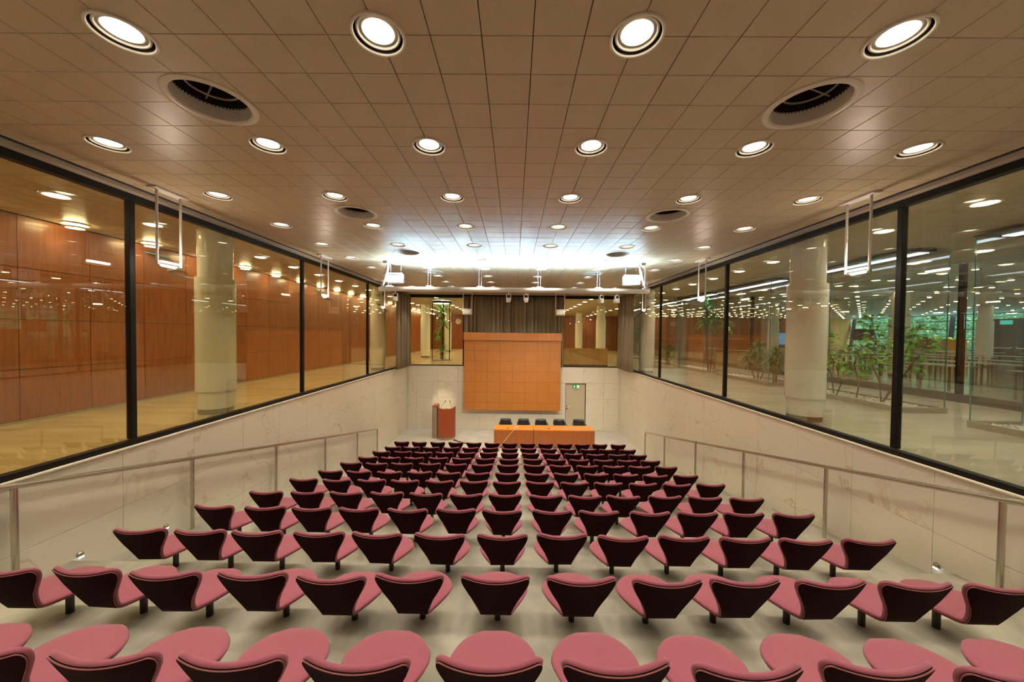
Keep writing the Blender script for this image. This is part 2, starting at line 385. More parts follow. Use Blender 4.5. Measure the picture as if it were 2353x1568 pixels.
mb = MB(); mb.boxt(XL, DX0, YB+.15, YB+.7, STG-1, SILL-.02); mb.boxt(DX1, XR, YB+.15, YB+.7, STG-1, SILL-.02); mb.boxt(DX0, DX1, YB+.15, YB+.7, DZ, SILL-.02); mb.build('core', m_marblecore, wb)
xs = [FL, -14.35]
while xs[-1] < FR: xs.append(min(xs[-1]+3.07, FR))
for x0, x1 in zip(xs[:-1], xs[1:]):
    for c in range(4):
        segs = [(x0, x1)]
        if c >= 1: segs = [s for s in ((x0, min(x1, DX0)), (max(x0, DX1), x1)) if s[1]-s[0] > .05]
        for u0, u1 in segs:
            a = P(u0, YB, CZ[c+1]); b = P(u1, YB, CZ[c]); mb = MB()
            mb.cbox(a.x+.0025, b.x-.0025, a.y, a.y+.04, a.z+.0025, b.z-.0025, .0015); mb.build('slab', m_marble, wb)
        if c == 1 and False: pass
d1 = struct('door_1', 'cream flush door in the marble back wall beside the wooden screen')
a = P(DX0, YB+.12, STG); b = P(DX1, YB+.12, DZ)
mb = MB(); mb.cbox(a.x+.012, b.x-.022, a.y, a.y+.045, a.z+.008, b.z-.010, .003); mb.build('leaf', m_door, d1)
mb = MB(); mb.box(b.x-.02, b.x, a.y-.03, a.y+.06, a.z, b.z); mb.box(a.x, a.x+.01, a.y-.03, a.y+.06, a.z, b.z); mb.box(a.x, b.x, a.y-.03, a.y+.06, b.z-.008, b.z); mb.build('jamb', m_dsteel, d1)
h = MB(); hz = a.z+1.05; h.tube([(a.x+.07, a.y-.002, hz), (a.x+.07, a.y-.05, hz), (a.x+.20, a.y-.055, hz)], .010, 8); h.build('lever_handle', m_steel, d1, smooth=True)
for dz in (0, -.10):
    mb = MB(); mb.tube([(a.x+.07, a.y-.012, hz+dz), (a.x+.07, a.y+.002, hz+dz)], .028, 14); mb.build('rosette', m_dark, d1, smooth=True)

# ================================================================== hall glazing
YM = [-9.0, 2.7, 14.35, 26.0, 37.65, 49.3, YB]
wn = 0
for side, xg, gm in ((-1, XL, m_glassL), (1, XR, m_glassR)):
    for i in range(6):
        wn += 1; y0, y1 = YM[i], YM[i+1]
        wd = struct(f'window_{wn}', f'{ORD[i]} tall glass bay from the camera end along the '+('left' if side < 0 else 'right')+' of the hall')
        mb = MB(); a = P(xg, y0, SILL+.2); b = P(xg, y1, CEIL-.35); mb.box(a.x-.006, a.x+.006, a.y+.02, b.y-.02, a.z, b.z); mb.build('pane', gm, wd)
        mb = MB(); mb.boxt(xg-.16, xg+.16, y0, y1, SILL+.03, SILL+.23); mb.boxt(xg-.06, xg+.24*(-side) if side < 0 else xg+.06, y0, y1, SILL+.10, SILL+.34) if False else None; mb.build('bottom_frame', m_black, wd)
        mb = MB(); mb.boxt(xg-.16, xg+.16, y0, y1, CEIL-.42, CEIL-.08); mb.build('head_frame', m_black, wd)
        if i < 5:
            a = P(xg, y1, SILL+.28); b = P(xg, y1, CEIL-.42); mb = MB(); mb.cbox(a.x-.035, a.x+.035, a.y-.033, a.y+.033, a.z, b.z, .004); mb.build('mullion', m_black, wd)
    tr = struct('trim_'+('3' if side < 0 else '4'), 'beige strip between ceiling tiles and black glazing head on the '+('left' if side < 0 else 'right'))
    xi = xg-side*.16; mb = MB(); mb.boxt(*sorted((xi, xi-side*.34)), -9, YB, CEIL-.16, CEIL-.02); mb.build('strip', m_beige, tr)
    mb = MB(); mb.boxt(*sorted((xi-side*.36, xi-side*.48)), -9, YB, CEIL-.02, CEIL+.2); mb.build('shadow_gap', m_void, tr)
wd = struct('window_13', 'glass wall above the marble at the stage end')
for x0, x1 in ((XL, -7.5), (-7.5, 7.2), (7.2, XR)):
    a = P(x0, YB+.35, SILL+.15); b = P(x1, YB+.35, 2.0+3.4); mb = MB(); mb.box(a.x+.02, b.x-.02, a.y-.006, a.y+.006, a.z, b.z); mb.build('pane', m_glassL, wd)
mb = MB(); mb.boxt(XL, XR, YB+.2, YB+.5, SILL+.0, SILL+.16); mb.build('bottom_frame', m_black, wd)
mb = MB(); mb.boxt(XL, XR, YB+.2, YB+.5, CEIL-.50, CEIL-.05); mb.build('head_frame', m_black, wd)
for x in (-7.5, 7.2):
    mb = MB(); mb.boxt(x-.12, x+.12, YB+.2, YB+.5, SILL+.16, CEIL-.5); mb.build('mullion', m_black, wd)
tr = struct('trim_5', 'marble ledge along the top of the back wall'); mb = MB(); mb.boxt(FL, FR, YB-.03, YB+.7, SILL-.02, SILL+.02); mb.build('ledge', m_marble, tr)

# ================================================================== outer walls
wo = struct('wall_outer_left', 'reddish teak panelled wall of the left corridor')
mb = MB(); mb.boxt(-26, -25.3, -30, 109, SILL-.5, CEIL+.5); mb.build('core', m_black, wo)
pz = [CEIL, 3.12, .47, -2.1, SILL+.12]; yy = -9.55; pm = {}
while yy < 60:
    for c in range(4):
        a = P(-25.3, yy, pz[c+1]); b = P(-25.2, yy+3.0, pz[c]); k = c
        if k not in pm:
            mb = MB(); mb.cbox(0, .03, .004, 3.0*T-.004, .004, (b.z-a.z)-.004, .002); pm[k] = mb.mesh('wood_panel', m_woodL)
        put('panel', pm[k], wo, (a.x, a.y, a.z))
    yy += 3.0
mb = MB(); mb.boxt(-25.3, -25.2, yy, 108.5, SILL, CEIL); mb.build('far_panels', m_woodL, wo)
bs = struct('baseboard_left', 'thin plinth strip along the teak wall'); mb = MB(); mb.boxt(-25.3, -25.12, -9, 108, SILL, SILL+.12); mb.build('strip', m_plinth, bs)
we = struct('wall_far_end', 'teak wall closing the long building beyond the stage')
mb = MB(); mb.boxt(-26, 40, 108, 109, SILL, CEIL); mb.build('panelling', m_woodL, we)
mb = MB(); mb.boxt(40, 88, 108, 109, SILL, CEIL); mb.build('panelling', m_woodL, we)
mb = MB(); mb.boxt(88, 104, 108, 109, SILL, CEIL); mb.build('panelling', m_woodY, we)
wr = struct('wall_rear', 'plain wall behind the camera')
mb = MB(); mb.boxt(-26, XR+1, -9.6, -9, STG, CEIL+1); mb.build('plaster', m_woodL, wr)
mb = MB(); mb.boxt(XR+1, 104, -30.6, -30, SILL, CEIL+1); mb.build('plaster', m_col, wr)
def column(x, y, lab, s=1.0):
    c = struct('column', lab, P(x, y, SILL)); H = (CEIL-SILL)*T; r = .96*T*s
    mb = MB(); mb.lathe([(r*.88, .0), (r*.88, .11)], 40); mb.build('foot', m_colbase, c, smooth=True)
    mb = MB(); mb.lathe([(r*.93, .09), (r*.93, .40)], 40, capb=True); mb.build('collar', m_col, c, smooth=True)
    mb = MB(); zt = H*.745; mb.lathe([(r*.9, .39), (r, .392), (r, zt), (r*.88, zt+.004)], 40); mb.build('shaft', m_col, c, smooth=True)
    mb = MB(); mb.lathe([(r*.87, zt), (r*.87, H-.02), (r*.93, H-.02), (r*.93, H)], 40); mb.build('upper_shaft', m_col, c, smooth=True)
for i, y in enumerate((20.5, 45.0, 69.0, 92.5)):
    column(-17.75, y, f'{ORD[i]} round cream column from the camera in the left corridor')
    column(17.15, y, f'{ORD[i]} round cream column from the camera in the right corridor')
for i, (x, y) in enumerate(((49, 44.5), (82, 61), (75, 84), (52, 70), (80, 30))):
    column(x, y, f'{ORD[i]} round column standing in the canteen', 1.0)

# ================================================================== light fittings
def downlight_meshes():
    r = T
    a = MB(); a.lathe([(.455*r, .012), (.455*r, -.004), (.47*r, -.010), (.505*r, -.010), (.52*r, -.004), (.52*r, .0)], 32)
    b = MB(); b.lathe([(.455*r, .0), (.455*r, .05), (.40*r, .05)], 32)
    c = MB(); c.lathe([(.41*r, .05), (.41*r, .012), (.40*r, .006), (.375*r, .006), (.365*r, .012), (.355*r, .03), (.33*r, .034), (.32*r, .018), (.30*r, .018), (.292*r, .03)], 32)
    d = MB(); n = 14; rr = .295*r
    d.lathe([(rr, .028), (rr*.75, .014)], n); o = len(d.v); d.add([(rr*.75*math.cos(2*math.pi*j/n), rr*.75*math.sin(2*math.pi*j/n), .014) for j in range(n)], [tuple(range(n-1, -1, -1))])
    return a.mesh('trim_ring', m_trimwhite, True), b.mesh('recess', m_ringdark, True), c.mesh('inner_ring', m_trimwhite, True), d.mesh('lens', m_lens)
DM = downlight_meshes()
rows_l = sorted(set(r for c, r in lights)); cols_l = sorted(set(c for c, r in lights))
first = None
for c, r in lights:
    X, Y = GRID0X+c, GRID0Y+r; loc = P(X, Y, CEIL)
    ri = rows_l.index(r)-2
    rw = f'{ORD[ri]} row of the hall ceiling from the camera' if ri >= 0 else 'row overhead behind the camera' if ri == -1 else 'last row by the rear wall'
    lab = f'round warm downlight, {ORD[cols_l.index(c)]} from left, {rw}'
    if first is None:
        first = thing('downlight', lab, 'ceiling light', loc, 'downlights in the hall ceiling')
        put('trim_ring', DM[0], first); put('recess', DM[1], first); ir = put('inner_ring', DM[2], first); put('lens', DM[3], first)
        sd = bpy.data.lights.new('downlight_bulb', 'SPOT'); sd.energy = W_HALL; sd.color = (1.0, .895, .72); sd.spot_size = math.radians(92); sd.spot_blend = .55; sd.shadow_soft_size = .035
        bo = bpy.data.objects.new('downlight_bulb', sd); COL.objects.link(bo); bo.parent = first; bo.location = (0, 0, -.03)
    else: dup(first, loc, None, lab)
# open ventilation rings
def make_vent():
    t = thing('ceiling_vent', '', 'air vent', (0, 0, 0), 'round vents in the hall ceiling'); r = T
    mb = MB(); mb.lathe([(.80*r, .012), (.80*r, .0), (.84*r, -.012), (.93*r, -.010), (.97*r, -.004), (.97*r, 0)], 40); mb.build('trim_ring', m_trimwhite, t, True)
    mb = MB(); mb.lathe([(.80*r, .0), (.785*r, .10)], 40); mb.build('collar', m_trimwhite, t, True)
    mb = MB(); mb.lathe([(.785*r, .10), (.80*r, .26)], 40, capt=True); mb.build('duct', m_void, t, True)
    mb = MB(); mb.tube([(.56*r*math.cos(q*math.pi/16), .56*r*math.sin(q*math.pi/16), .13) for q in range(32)], .008, 6, closed=True); mb.build('swirl_ring', m_vent, t, True)
    for a in (20, 140, 260):
        a = math.radians(a); mb = MB(); mb.tube([(0, 0, .13), (.78*r*math.cos(a), .78*r*math.sin(a), .13)], .006, 6); mb.build('spoke', m_vent, t)
    mb = MB()
    for q in range(60):
        a = q*math.pi/30; c_, s_ = math.cos(a), math.sin(a); u = (-s_*.0025, c_*.0025)
        vs = [(rr*r*c_+sg*u[0], rr*r*s_+sg*u[1], z) for z in (.088, .10) for rr in (.783, .768) for sg in (1, -1)]
        mb.add(vs, [(0, 1, 3, 2), (4, 6, 7, 5), (0, 4, 5, 1), (2, 3, 7, 6), (0, 2, 6, 4), (1, 5, 7, 3)])
    o = mb.build('fins', m_void, t); o['kind'] = 'stuff'
    return t
v0 = make_vent()
for i, (c, r) in enumerate(vents):
    lab = f'round open air vent with dark duct, {ORD[i//2]} from the camera along the {"left" if c < 0 else "right"} side'
    loc = P(GRID0X+c, GRID0Y+r, CEIL)
    if i == 0: v0.location = loc; v0['label'] = lab
    else: dup(v0, loc, None, lab)
# small ones beyond the glass: ring + lens in one mesh, surface mounted
def small_lamp(mats, n=12, sc=1.0):
    mb = MB(); r = T*sc
    mb.lathe([(.50*r, 0), (.48*r, -.012), (.40*r, -.012), (.36*r, -.004)], n)
    mb.cur = 1; rr = .36*r; mb.lathe([(rr, -.004), (rr*.72, -.020)], n)
    mb.add([(rr*.72*math.cos(2*math.pi*j/n), rr*.72*math.sin(2*math.pi*j/n), -.020) for j in range(n)], [tuple(range(n-1, -1, -1))])
    return mb.mesh('small_downlight', mats)
def washer_mesh():
    mb = MB(); r = T; n = 16
    mb.lathe([(.52*r, 0), (.52*r, -.02), (.45*r, -.02)], n); mb.lathe([(.50*r, -.055), (.52*r, -.07), (.36*r, -.075)], n)
    mb.cur = 1; rr = .37*r; mb.lathe([(rr, -.015), (rr, -.062)], n)
    mb.add([(rr*math.cos(2*math.pi*j/n), rr*math.sin(2*math.pi*j/n), -.062) for j in range(n)], [tuple(range(n-1, -1, -1))])
    return mb.mesh('wall_washer', mats=[m_trimwhite, m_lensy])
cd = bpy.data.lights.new('corridor_bulb', 'SPOT'); cd.energy = W_CORR; cd.color = (1.0, .85, .56); cd.spot_size = math.radians(120); cd.spot_blend = .8; cd.shadow_soft_size = .07
def bulb(o):
    b = bpy.data.objects.new('corridor_bulb', cd); COL.objects.link(b); b.parent = o; b.location = (0, 0, -.04)
sm_y = small_lamp([m_trimwhite, m_lensy], 14); sm_c = small_lamp([m_dark, m_lensc], 8, .62); wm = washer_mesh()
for i, r in enumerate(range(-4, 100, 4)):
    Y = GRID0Y+r+.1
    if Y > 106: continue
    o = put('small_downlight', sm_y, None, P(-19.8, Y, CEIL)); tag(o, f'yellow downlight over the left corridor floor, {ORD[min(i, 26)]} from the camera end', 'ceiling light', 'downlights along the left corridor'); bulb(o)
    if i % 1 == 0:
        o = put('wall_washer', wm, None, P(-24.1, Y, CEIL)); tag(o, f'two-ring wall washer against the teak wall, {ORD[min(i, 26)]} from the camera end', 'ceiling light', 'wall washers along the teak wall')
k = 0
for r in range(-4, 48, 4):
    for ci, X in enumerate((19.85, 30.6)):
        o = put('small_downlight', sm_y, None, P(X, GRID0Y+r+.1, CEIL)); tag(o, f'downlight in the right corridor, {"glass side" if ci == 0 else "canteen side"} row, {ORD[r//4+1]} from the camera end', 'ceiling light', 'downlights along the right corridor'); bulb(o)
for yi, Y in enumerate(range(56, 108, 5)):
    for xi, X in enumerate(range(-13, 23, 5)):
        if X == 17 or X == -18: continue
        o = put('small_downlight', sm_y, None, P(X+.3, Y, CEIL)); tag(o, f'small yellow downlight in the foyer beyond the stage, {ORD[yi]} row, {ORD[xi]} from left', 'ceiling light', 'downlights of the foyer beyond the stage'); bulb(o)
for yi, Y in enumerate(range(14, 108, 5)):
    for xi, X in enumerate(range(38, 102, 5)):
        if Y < X*.55-8: continue
        o = put('small_downlight', sm_c, None, P(X, Y, CEIL)); tag(o, f'small downlight over the canteen, {ORD[xi]} line from the inner glass, {ORD[yi]} along it', 'ceiling light', 'downlights over the canteen')

# pendant halogen uplights on two rods, by the glass
def make_pendant():
    t = thing('pendant_uplight', '', 'pendant light', (0, 0, 0), 'glass-winged halogen pendants by the hall glazing')
    mb = MB(); mb.cbox(-.06, .06, -.22, .22, -.026, .0, .004); mb.build('ceiling_plate', m_white, t)
    for y in (-.15, .15):
        mb = MB(); mb.tube([(0, y, -.02), (0, y, -.93)], .014, 10); mb.build('rod', m_white, t, True)
    mb = MB(); mb.tube([(0, -.17, -.93), (0, .17, -.93)], .016, 10); mb.build('crossbar', m_steel, t, True)
    mb = MB(); mb.tube([(0, -.11, -.885), (0, .11, -.885)], .012, 8); mb.build('halogen_tube', m_halo, t, True)
    mb = MB()
    ang = math.radians(40)
    d = Vector((math.cos(ang), 0, -math.sin(ang))); nrm = Vector((math.sin(ang), 0, math.cos(ang)))
    for sgn, nm in ((1, 'glass_wing'), (-1, 'glass_wing')):
        mb = MB(); c0 = Vector((0, 0, -.915)); vs = []
        for th in (-.005, .005):
            for (s_, y) in ((.02*sgn, -.14), (.21*sgn, -.14), (.21*sgn, .14), (.02*sgn, .14)): vs.append(c0+d*s_+Vector((0, y, 0))+nrm*th)
        mb.add(vs, [(3, 2, 1, 0), (4, 5, 6, 7), (0, 1, 5, 4), (1, 2, 6, 5), (2, 3, 7, 6), (3, 0, 4, 7)]); g_ = mb.build(nm, m_fixglass, t)
        mb = MB(); e0 = c0+d*.212*sgn; mb.tube([e0+Vector((0, -.14, 0)), e0+Vector((0, .14, 0))], .005, 6); mb.build('glass_rim', m_gedge, g_)
    return t
pd = make_pendant(); i = 0
for side, xs_, nm in ((-1, -14.5, 'left'), (1, 14.15, 'right')):
    for j, y in enumerate((2.9, 14.5, 26.4, 38.1)):
        lab = f'white two-rod halogen pendant with tilted glass wings, {ORD[j]} from the camera by the {nm} glazing'
        if i == 0: pd.location = P(xs_, y, CEIL); pd['label'] = lab; pd.rotation_euler = (0, 0, 0)
        else: dup(pd, P(xs_, y, CEIL), 0 if side < 0 else math.pi, lab)
        i += 1

# ================================================================== light pipe over the stage
PY, PZ = 27.9, 3.52
lp = thing('light_pipe', 'long white tube hung across the hall, throwing cool light up on the ceiling', 'light fixture', P(0, PY, PZ))
mb = MB(); xa, xb = -10.95*T, 10.75*T
mb.tube([(xa, 0, 0), (xa+.03, 0, 0), (xb-.03, 0, 0), (xb, 0, 0)], [.045, .056, .056, .045], 16); mb.build('tube', m_white, lp, True)
mb = MB(); mb.box(xa+.15, xb-.15, -.018, .018, .052, .0575); mb.build('light_strip', m_strip, lp)
for sy in (-1, 1):
    mb = MB(); mb.box(xa+.13, xb-.13, *sorted((sy*.0185, sy*.0225)), .045, .0605); mb.build('added_shield_lip', m_white, lp)  # added lips, block the view of the strip's bright sides
hz_ = (CEIL-PZ)*T
for x in (-10.2, -7.0, -2.9, 1.85, 6.6, 10.4):
    mb = MB(); mb.tube([(x*T, .012, .05), (x*T, .012, hz_)], .004, 6); mb.tube([(x*T+.06, .012, .05), (x*T+.06, .012, hz_)], .003, 6); wr_ = mb.build('hanger', m_white, lp)
    mb = MB(); mb.tube([(x*T-.06, 0, .05), (x*T-.02, 0, .085), (x*T+.06, 0, .085), (x*T+.14, 0, .05)], .012, 6); mb.build('clamp', m_white, lp)
for sgn, xe in ((-1, xa), (1, xb)):
    cab = thing('coiled_cable', 'white coiled cable from the ceiling to the '+('left' if sgn < 0 else 'right')+' end of the light pipe', 'cable', P(0, PY, PZ))
    pts = []
    for q in range(220):
        t_ = q/219; rr = .028 if t_ < .55 else .028*(1-(t_-.55)*1.6); bow = math.sin(t_*math.pi)*.05
        x = xe-sgn*(.02+.05*(1-t_))*1.0+sgn*bow*0; z = hz_-.03-(hz_-.09)*t_
        a_ = q*.9; pts.append((x+sgn*(.10*t_*t_-.12)+rr*math.cos(a_), rr*math.sin(a_)+.11, z))
    mb = MB(); mb.tube(pts, .009, 6); mb.build('coil', m_white, cab, True)
    mb = MB(); mb.cbox(xe-sgn*.16-.05, xe-sgn*.16+.05, -.05, .05, hz_-.07, hz_, .006); mb.build('junction_box', m_white, cab)
# spots under the pipe
def make_spot():
    t = thing('stage_spotlight', '', 'spotlight', (0, 0, 0), 'small white spotlights under the light pipe')
    mb = MB(); mb.tube([(0, 0, 0), (0, 0, -.05)], .015, 8); mb.build('stem', m_white, t, True)
    mb = MB(); mb.box(-.058, -.046, -.02, .02, -.19, -.045); mb.box(.046, .058, -.02, .02, -.19, -.045); mb.box(-.058, .058, -.02, .02, -.055, -.043); mb.build('yoke', m_white, t)
    mb = MB(); c = Vector((0, .02, -.19))
    mb.cbox(-.044, .044, -.05, .10, -.235, -.13, .01); mb.build('head', m_white, t)
    mb = MB(); mb.cbox(-.036, .036, .0, .09, -.125, -.07, .006); mb.build('transformer', m_dark, t)
    return t
sp = make_spot()
for i, (x, rz) in enumerate(((-9.62, .1), (-.5, .15), (.9, -.1), (6.95, .45), (8.2, .4))):
    lab = f'small white spotlight clamped under the light pipe, {ORD[i]} from its left end'
    loc = P(x, PY, PZ)-Vector((0, 0, .055))
    if i == 0: sp.location = loc; sp['label'] = lab; sp.rotation_euler = (0, 0, rz)
    else: dup(sp, loc, rz, lab)
sl_ = bpy.data.lights.new('lectern_spot', 'SPOT'); sl_.energy = 900; sl_.color = (1, .8, .5); sl_.spot_size = math.radians(9); sl_.spot_blend = .8; sl_.shadow_soft_size = .04
so = bpy.data.objects.new('lectern_spot', sl_); COL.objects.link(so); so.location = P(-9.5, PY+.6, PZ-.75)
so.rotation_euler = (P(-10.4, YB, -10.2)-so.location).to_track_quat('-Z', 'Y').to_euler()
for i, (x, tx, ty) in enumerate(((-.5, -4, 51), (.9, 3, 46), (6.95, 9.5, 51), (8.2, 5.0, 49))):
    l2 = bpy.data.lights.new('stage_lamp', 'SPOT'); l2.energy = 260; l2.color = (1, .9, .74); l2.spot_size = math.radians(62); l2.spot_blend = 1; l2.shadow_soft_size = .05
    o2 = bpy.data.objects.new('stage_lamp', l2); COL.objects.link(o2); o2.location = P(x, PY+.55, PZ-.85)
    o2.rotation_euler = (P(tx, ty, -9.5)-o2.location).to_track_quat('-Z', 'Y').to_euler()
# white loudspeakers on chains
def make_speaker():
    t = thing('hanging_loudspeaker', '', 'loudspeaker', (0, 0, 0), 'white loudspeakers hung on chains')
    w_, h_ = .215, .24; mb = MB(); vs = []
    for y in (0, .26):
        s_ = 1 if y == 0 else .8
        vs += [(-w_*.93*s_, y, -h_), (w_*.93*s_, y, -h_), (w_*s_, y, -h_*.22), (w_*.93*s_, y, 0), (-w_*.93*s_, y, 0), (-w_*s_, y, -h_*.22)]
    mb.add(vs, [(0, 1, 2, 3, 4, 5), (11, 10, 9, 8, 7, 6)]+[(i, i+6, (i+1) % 6+6, (i+1) % 6) for i in range(6)]); mb.build('cabinet', m_white, t)
    mb = MB(); mb.box(-w_*.85, w_*.55, -.006, .002, -.062, -.05); mb.build('badge_slot', m_dsteel, t)
    mb = MB(); mb.box(-w_*.72, w_*.72, .258, .266, -h_+.02, -.02); mb.build('grille', m_dark, t)
    for x in (-.13, .13):
        mb = MB()
        for q in range(9):
            z = .005+q*.042; a_ = q % 2*math.pi/2
            mb.tube([(x+.012*math.cos(2*math.pi*k/8)*(math.cos(a_)), .12+.012*math.cos(2*math.pi*k/8)*math.sin(a_), z+.026*math.sin(2*math.pi*k/8)) for k in range(8)], .004, 4, closed=True)
        o = mb.build('chain', m_white, t); o['kind'] = 'stuff'
        mb = MB(); mb.tube([(x, .12, .36), (x, .12, (CEIL-4.15-.9)*T+.24)], .003, 5); mb.build('wire', m_white, t)
    return t
spk = make_speaker()
zs = 5.03
for i, (x, y) in enumerate(((-10.1, 29.0), (9.75, 29.0))):
    lab = 'white chain-hung loudspeaker box above the '+('left' if i == 0 else 'right')+' end of the light pipe'
    if i == 0: spk.location = P(x, y, zs); spk['label'] = lab
    else: dup(spk, P(x, y, zs), None, lab)
# framed column speakers near the curtain
def make_framed():
    t = thing('framed_monitor_speaker', '', 'loudspeaker', (0, 0, 0), 'boxes in white hanging frames before the curtain')
    for x in (-.185, .185):
        mb = MB(); mb.box(x-.018, x+.018, -.018, .018, -.93, 0); mb.build('upright', m_white, t)
    for z in (-.02, -.93, -.70):
        mb = MB(); mb.box(-.2, .2, -.018, .018, z-.018, z+.018); mb.build('crossbar', m_white, t)
    mb = MB(); mb.cbox(-.165, .165, -.08, .06, -.91, -.72, .006); b_ = mb.build('box', m_trimwhite, t)
    mb = MB(); mb.tube([(.10, -.083, -.86), (.10, -.078, -.86)], .012, 10); mb.build('knob', m_dark, b_)
    return t
fr = make_framed()
for i, x in enumerate((-6.6, 6.35)):
    lab = 'small box in a white hanging frame before the '+('left' if i == 0 else 'right')+' edge of the curtain'
    if i == 0: fr.location = P(x, 48.6, CEIL); fr['label'] = lab
    else: dup(fr, P(x, 48.6, CEIL), None, lab)

# ================================================================== curtains
def curtain(name_lab, p0, p1, ztop, zbot, folds, amp=.05):
    mb = MB(); n = folds*10; a = Vector(p0); b = Vector(p1); d = (b-a); L_ = d.length; d.normalize(); nr = Vector((-d.y, d.x, 0))
    rows = []
    rnd = [random.uniform(.5, 1.25) for _ in range(folds+2)]; ph = [random.uniform(-.25, .25) for _ in range(folds+2)]
    for zi in range(7):
        z = ztop+(zbot-ztop)*zi/6; row = []
        for q in range(n+1):
            t_ = q/n; fi = t_*folds; k_ = int(fi); am = amp*(rnd[k_]*(1-(fi-k_))+rnd[k_+1]*(fi-k_))
            sh = ph[k_]*(1-(fi-k_))+ph[k_+1]*(fi-k_)
            row.append(a+d*(L_*t_)+nr*am*math.sin(2*math.pi*(fi+sh))*(.75+.25*zi/6)+d*(.02*math.sin(4*math.pi*fi+zi*.3))+Vector((0, 0, z)))
        rows.append(row)
    mb.grid(rows); me = mb.mesh('curtain', m_curt, True, fix=False); o = put('curtain', me)
    md = o.modifiers.new('thick', 'SOLIDIFY'); md.thickness = .006
    return tag(o, name_lab, 'curtain', 'grey curtains at the stage end')
def hz(z): return (z+Z0)*T
curtain('wide grey pleated curtain hanging behind the wooden screen', (-7.45*T, 50.6*T, 0), (7.15*T, 50.6*T, 0), hz(CEIL-.35), hz(SILL+.1), 26, .075)
curtain('grey curtain bunched in the left corner of the glazing', (FL*T+.16, 44.6*T, 0), (FL*T+.16, 50.3*T, 0), hz(CEIL-.35), hz(SILL+.06), 8, .08)
curtain('grey curtain bunched in the right corner of the glazing', (FR*T-.16, 50.3*T, 0), (FR*T-.16, 44.2*T, 0), hz(CEIL-.35), hz(SILL+.06), 9, .08)

# ================================================================== wooden screen
sc_ = thing('wooden_screen', 'large orange wooden panel wall hung behind the stage table', 'screen', P(0, 49.6, 0))
bx0, bx1 = -7.22*T, 6.72*T
def zr(z): return z*T
mb = MB(); mb.box(bx0+.01, bx1-.01, .05, .20, zr(-11.02), zr(.1)); mb.build('backing', m_backing, sc_)
zl = [-1.0, -2.42, -3.93, -5.43, -6.92, -8.42, -9.92, -11.02]
xg_ = [bx0]+[(-5.72+1.793*k)*T for k in range(7)]+[bx1]
xg_[1] = -5.62*T
for k in range(2, 8): xg_[k] = (-5.62+1.80*(k-1))*T
for k in range(8):
    for c in range(7):
        mb = MB(); mb.cbox(xg_[k]+.0025, xg_[k+1]-.0025, .03, .055, zr(zl[c+1])+.0025, zr(zl[c])-.0025, .0015); mb.build('panel', m_woodS, sc_)
    mb = MB(); mb.cbox((xg_[k] if k else bx0-.02)+.001, (xg_[k+1] if k < 7 else bx1+.03)-.001, -.01, .06, zr(-.95), zr(.17), .002); mb.build('fascia_board', m_woodF, sc_)

# ================================================================== handrails
def handrail(side, xr, ys, lab):
    t = thing('handrail', lab, 'handrail', P(xr, ys[-1], STG))
    o0 = P(xr, ys[-1], STG)
    tops = []
    for y in ys:
        zt = -10.95 if y > 38 else -(4.87+(y-10.5)*.2145) if y > 16 else -(4.87+(y-10.5)*.245)
        tops.append(P(xr, y, zt)-o0)
    a0 = P(xr, 3.0, -3.1)-o0
    mb = MB(); mb.tube([a0]+tops, .027, 12); mb.build('rail', m_steel, t, True)
    for y, tp in zip(ys, tops):
        base = (floorz(y)+.05+Z0)*T-o0.z
        mb = MB(); mb.tube([(tp.x, tp.y, base), (tp.x, tp.y, tp.z)], .024, 12); mb.build('post', m_steel, t, True)
        mb = MB(); mb.tube([(tp.x, tp.y, tp.z-.005), (tp.x, tp.y, tp.z)], .027, 12)
handrail(-1, -15.4, [4.6, 10.5, 16.4, 22.25, 28.1, 33.9, 38.9], 'brushed steel handrail stepping down along the left marble wall')
handrail(1, 14.85, [4.6, 10.5, 16.4, 22.25, 28.1, 33.9, 38.9], 'brushed steel handrail stepping down along the right marble wall')
# step lights
def step_light(side, y, z, lab):
    xf = FL if side < 0 else FR
    t = thing('step_light', lab, 'step light', P(xf, y, z), 'small step lights on the marble walls'); s_ = -side
    mb = MB()
    for k in range(7):
        pass
    mb.lathe([(.034, 0), (.034, .008), (.029, .02), (.015, .030), (.0, .034)], 16); me = mb.mesh('hood', m_steel, True)
    me.transform(Matrix.Rotation(math.pi/2*s_, 4, 'Y')); put('hood', me, t)
    mb = MB(); mb.box(*sorted((s_*.012, s_*.03)), -.02, .02, -.031, -.022); mb.build('lamp', m_step, t)
step_light(-1, 12.35, -8.2, 'small round step light low on the left wall beside the second chair row')
step_light(-1, 15.45, -8.9, 'small round step light low on the left wall beside the third chair row')
step_light(1, 12.6, -8.3, 'small round step light low on the right wall beside the second chair row')
step_light(1, 31.0, -12.8, 'small round step light low on the right wall near the stage')

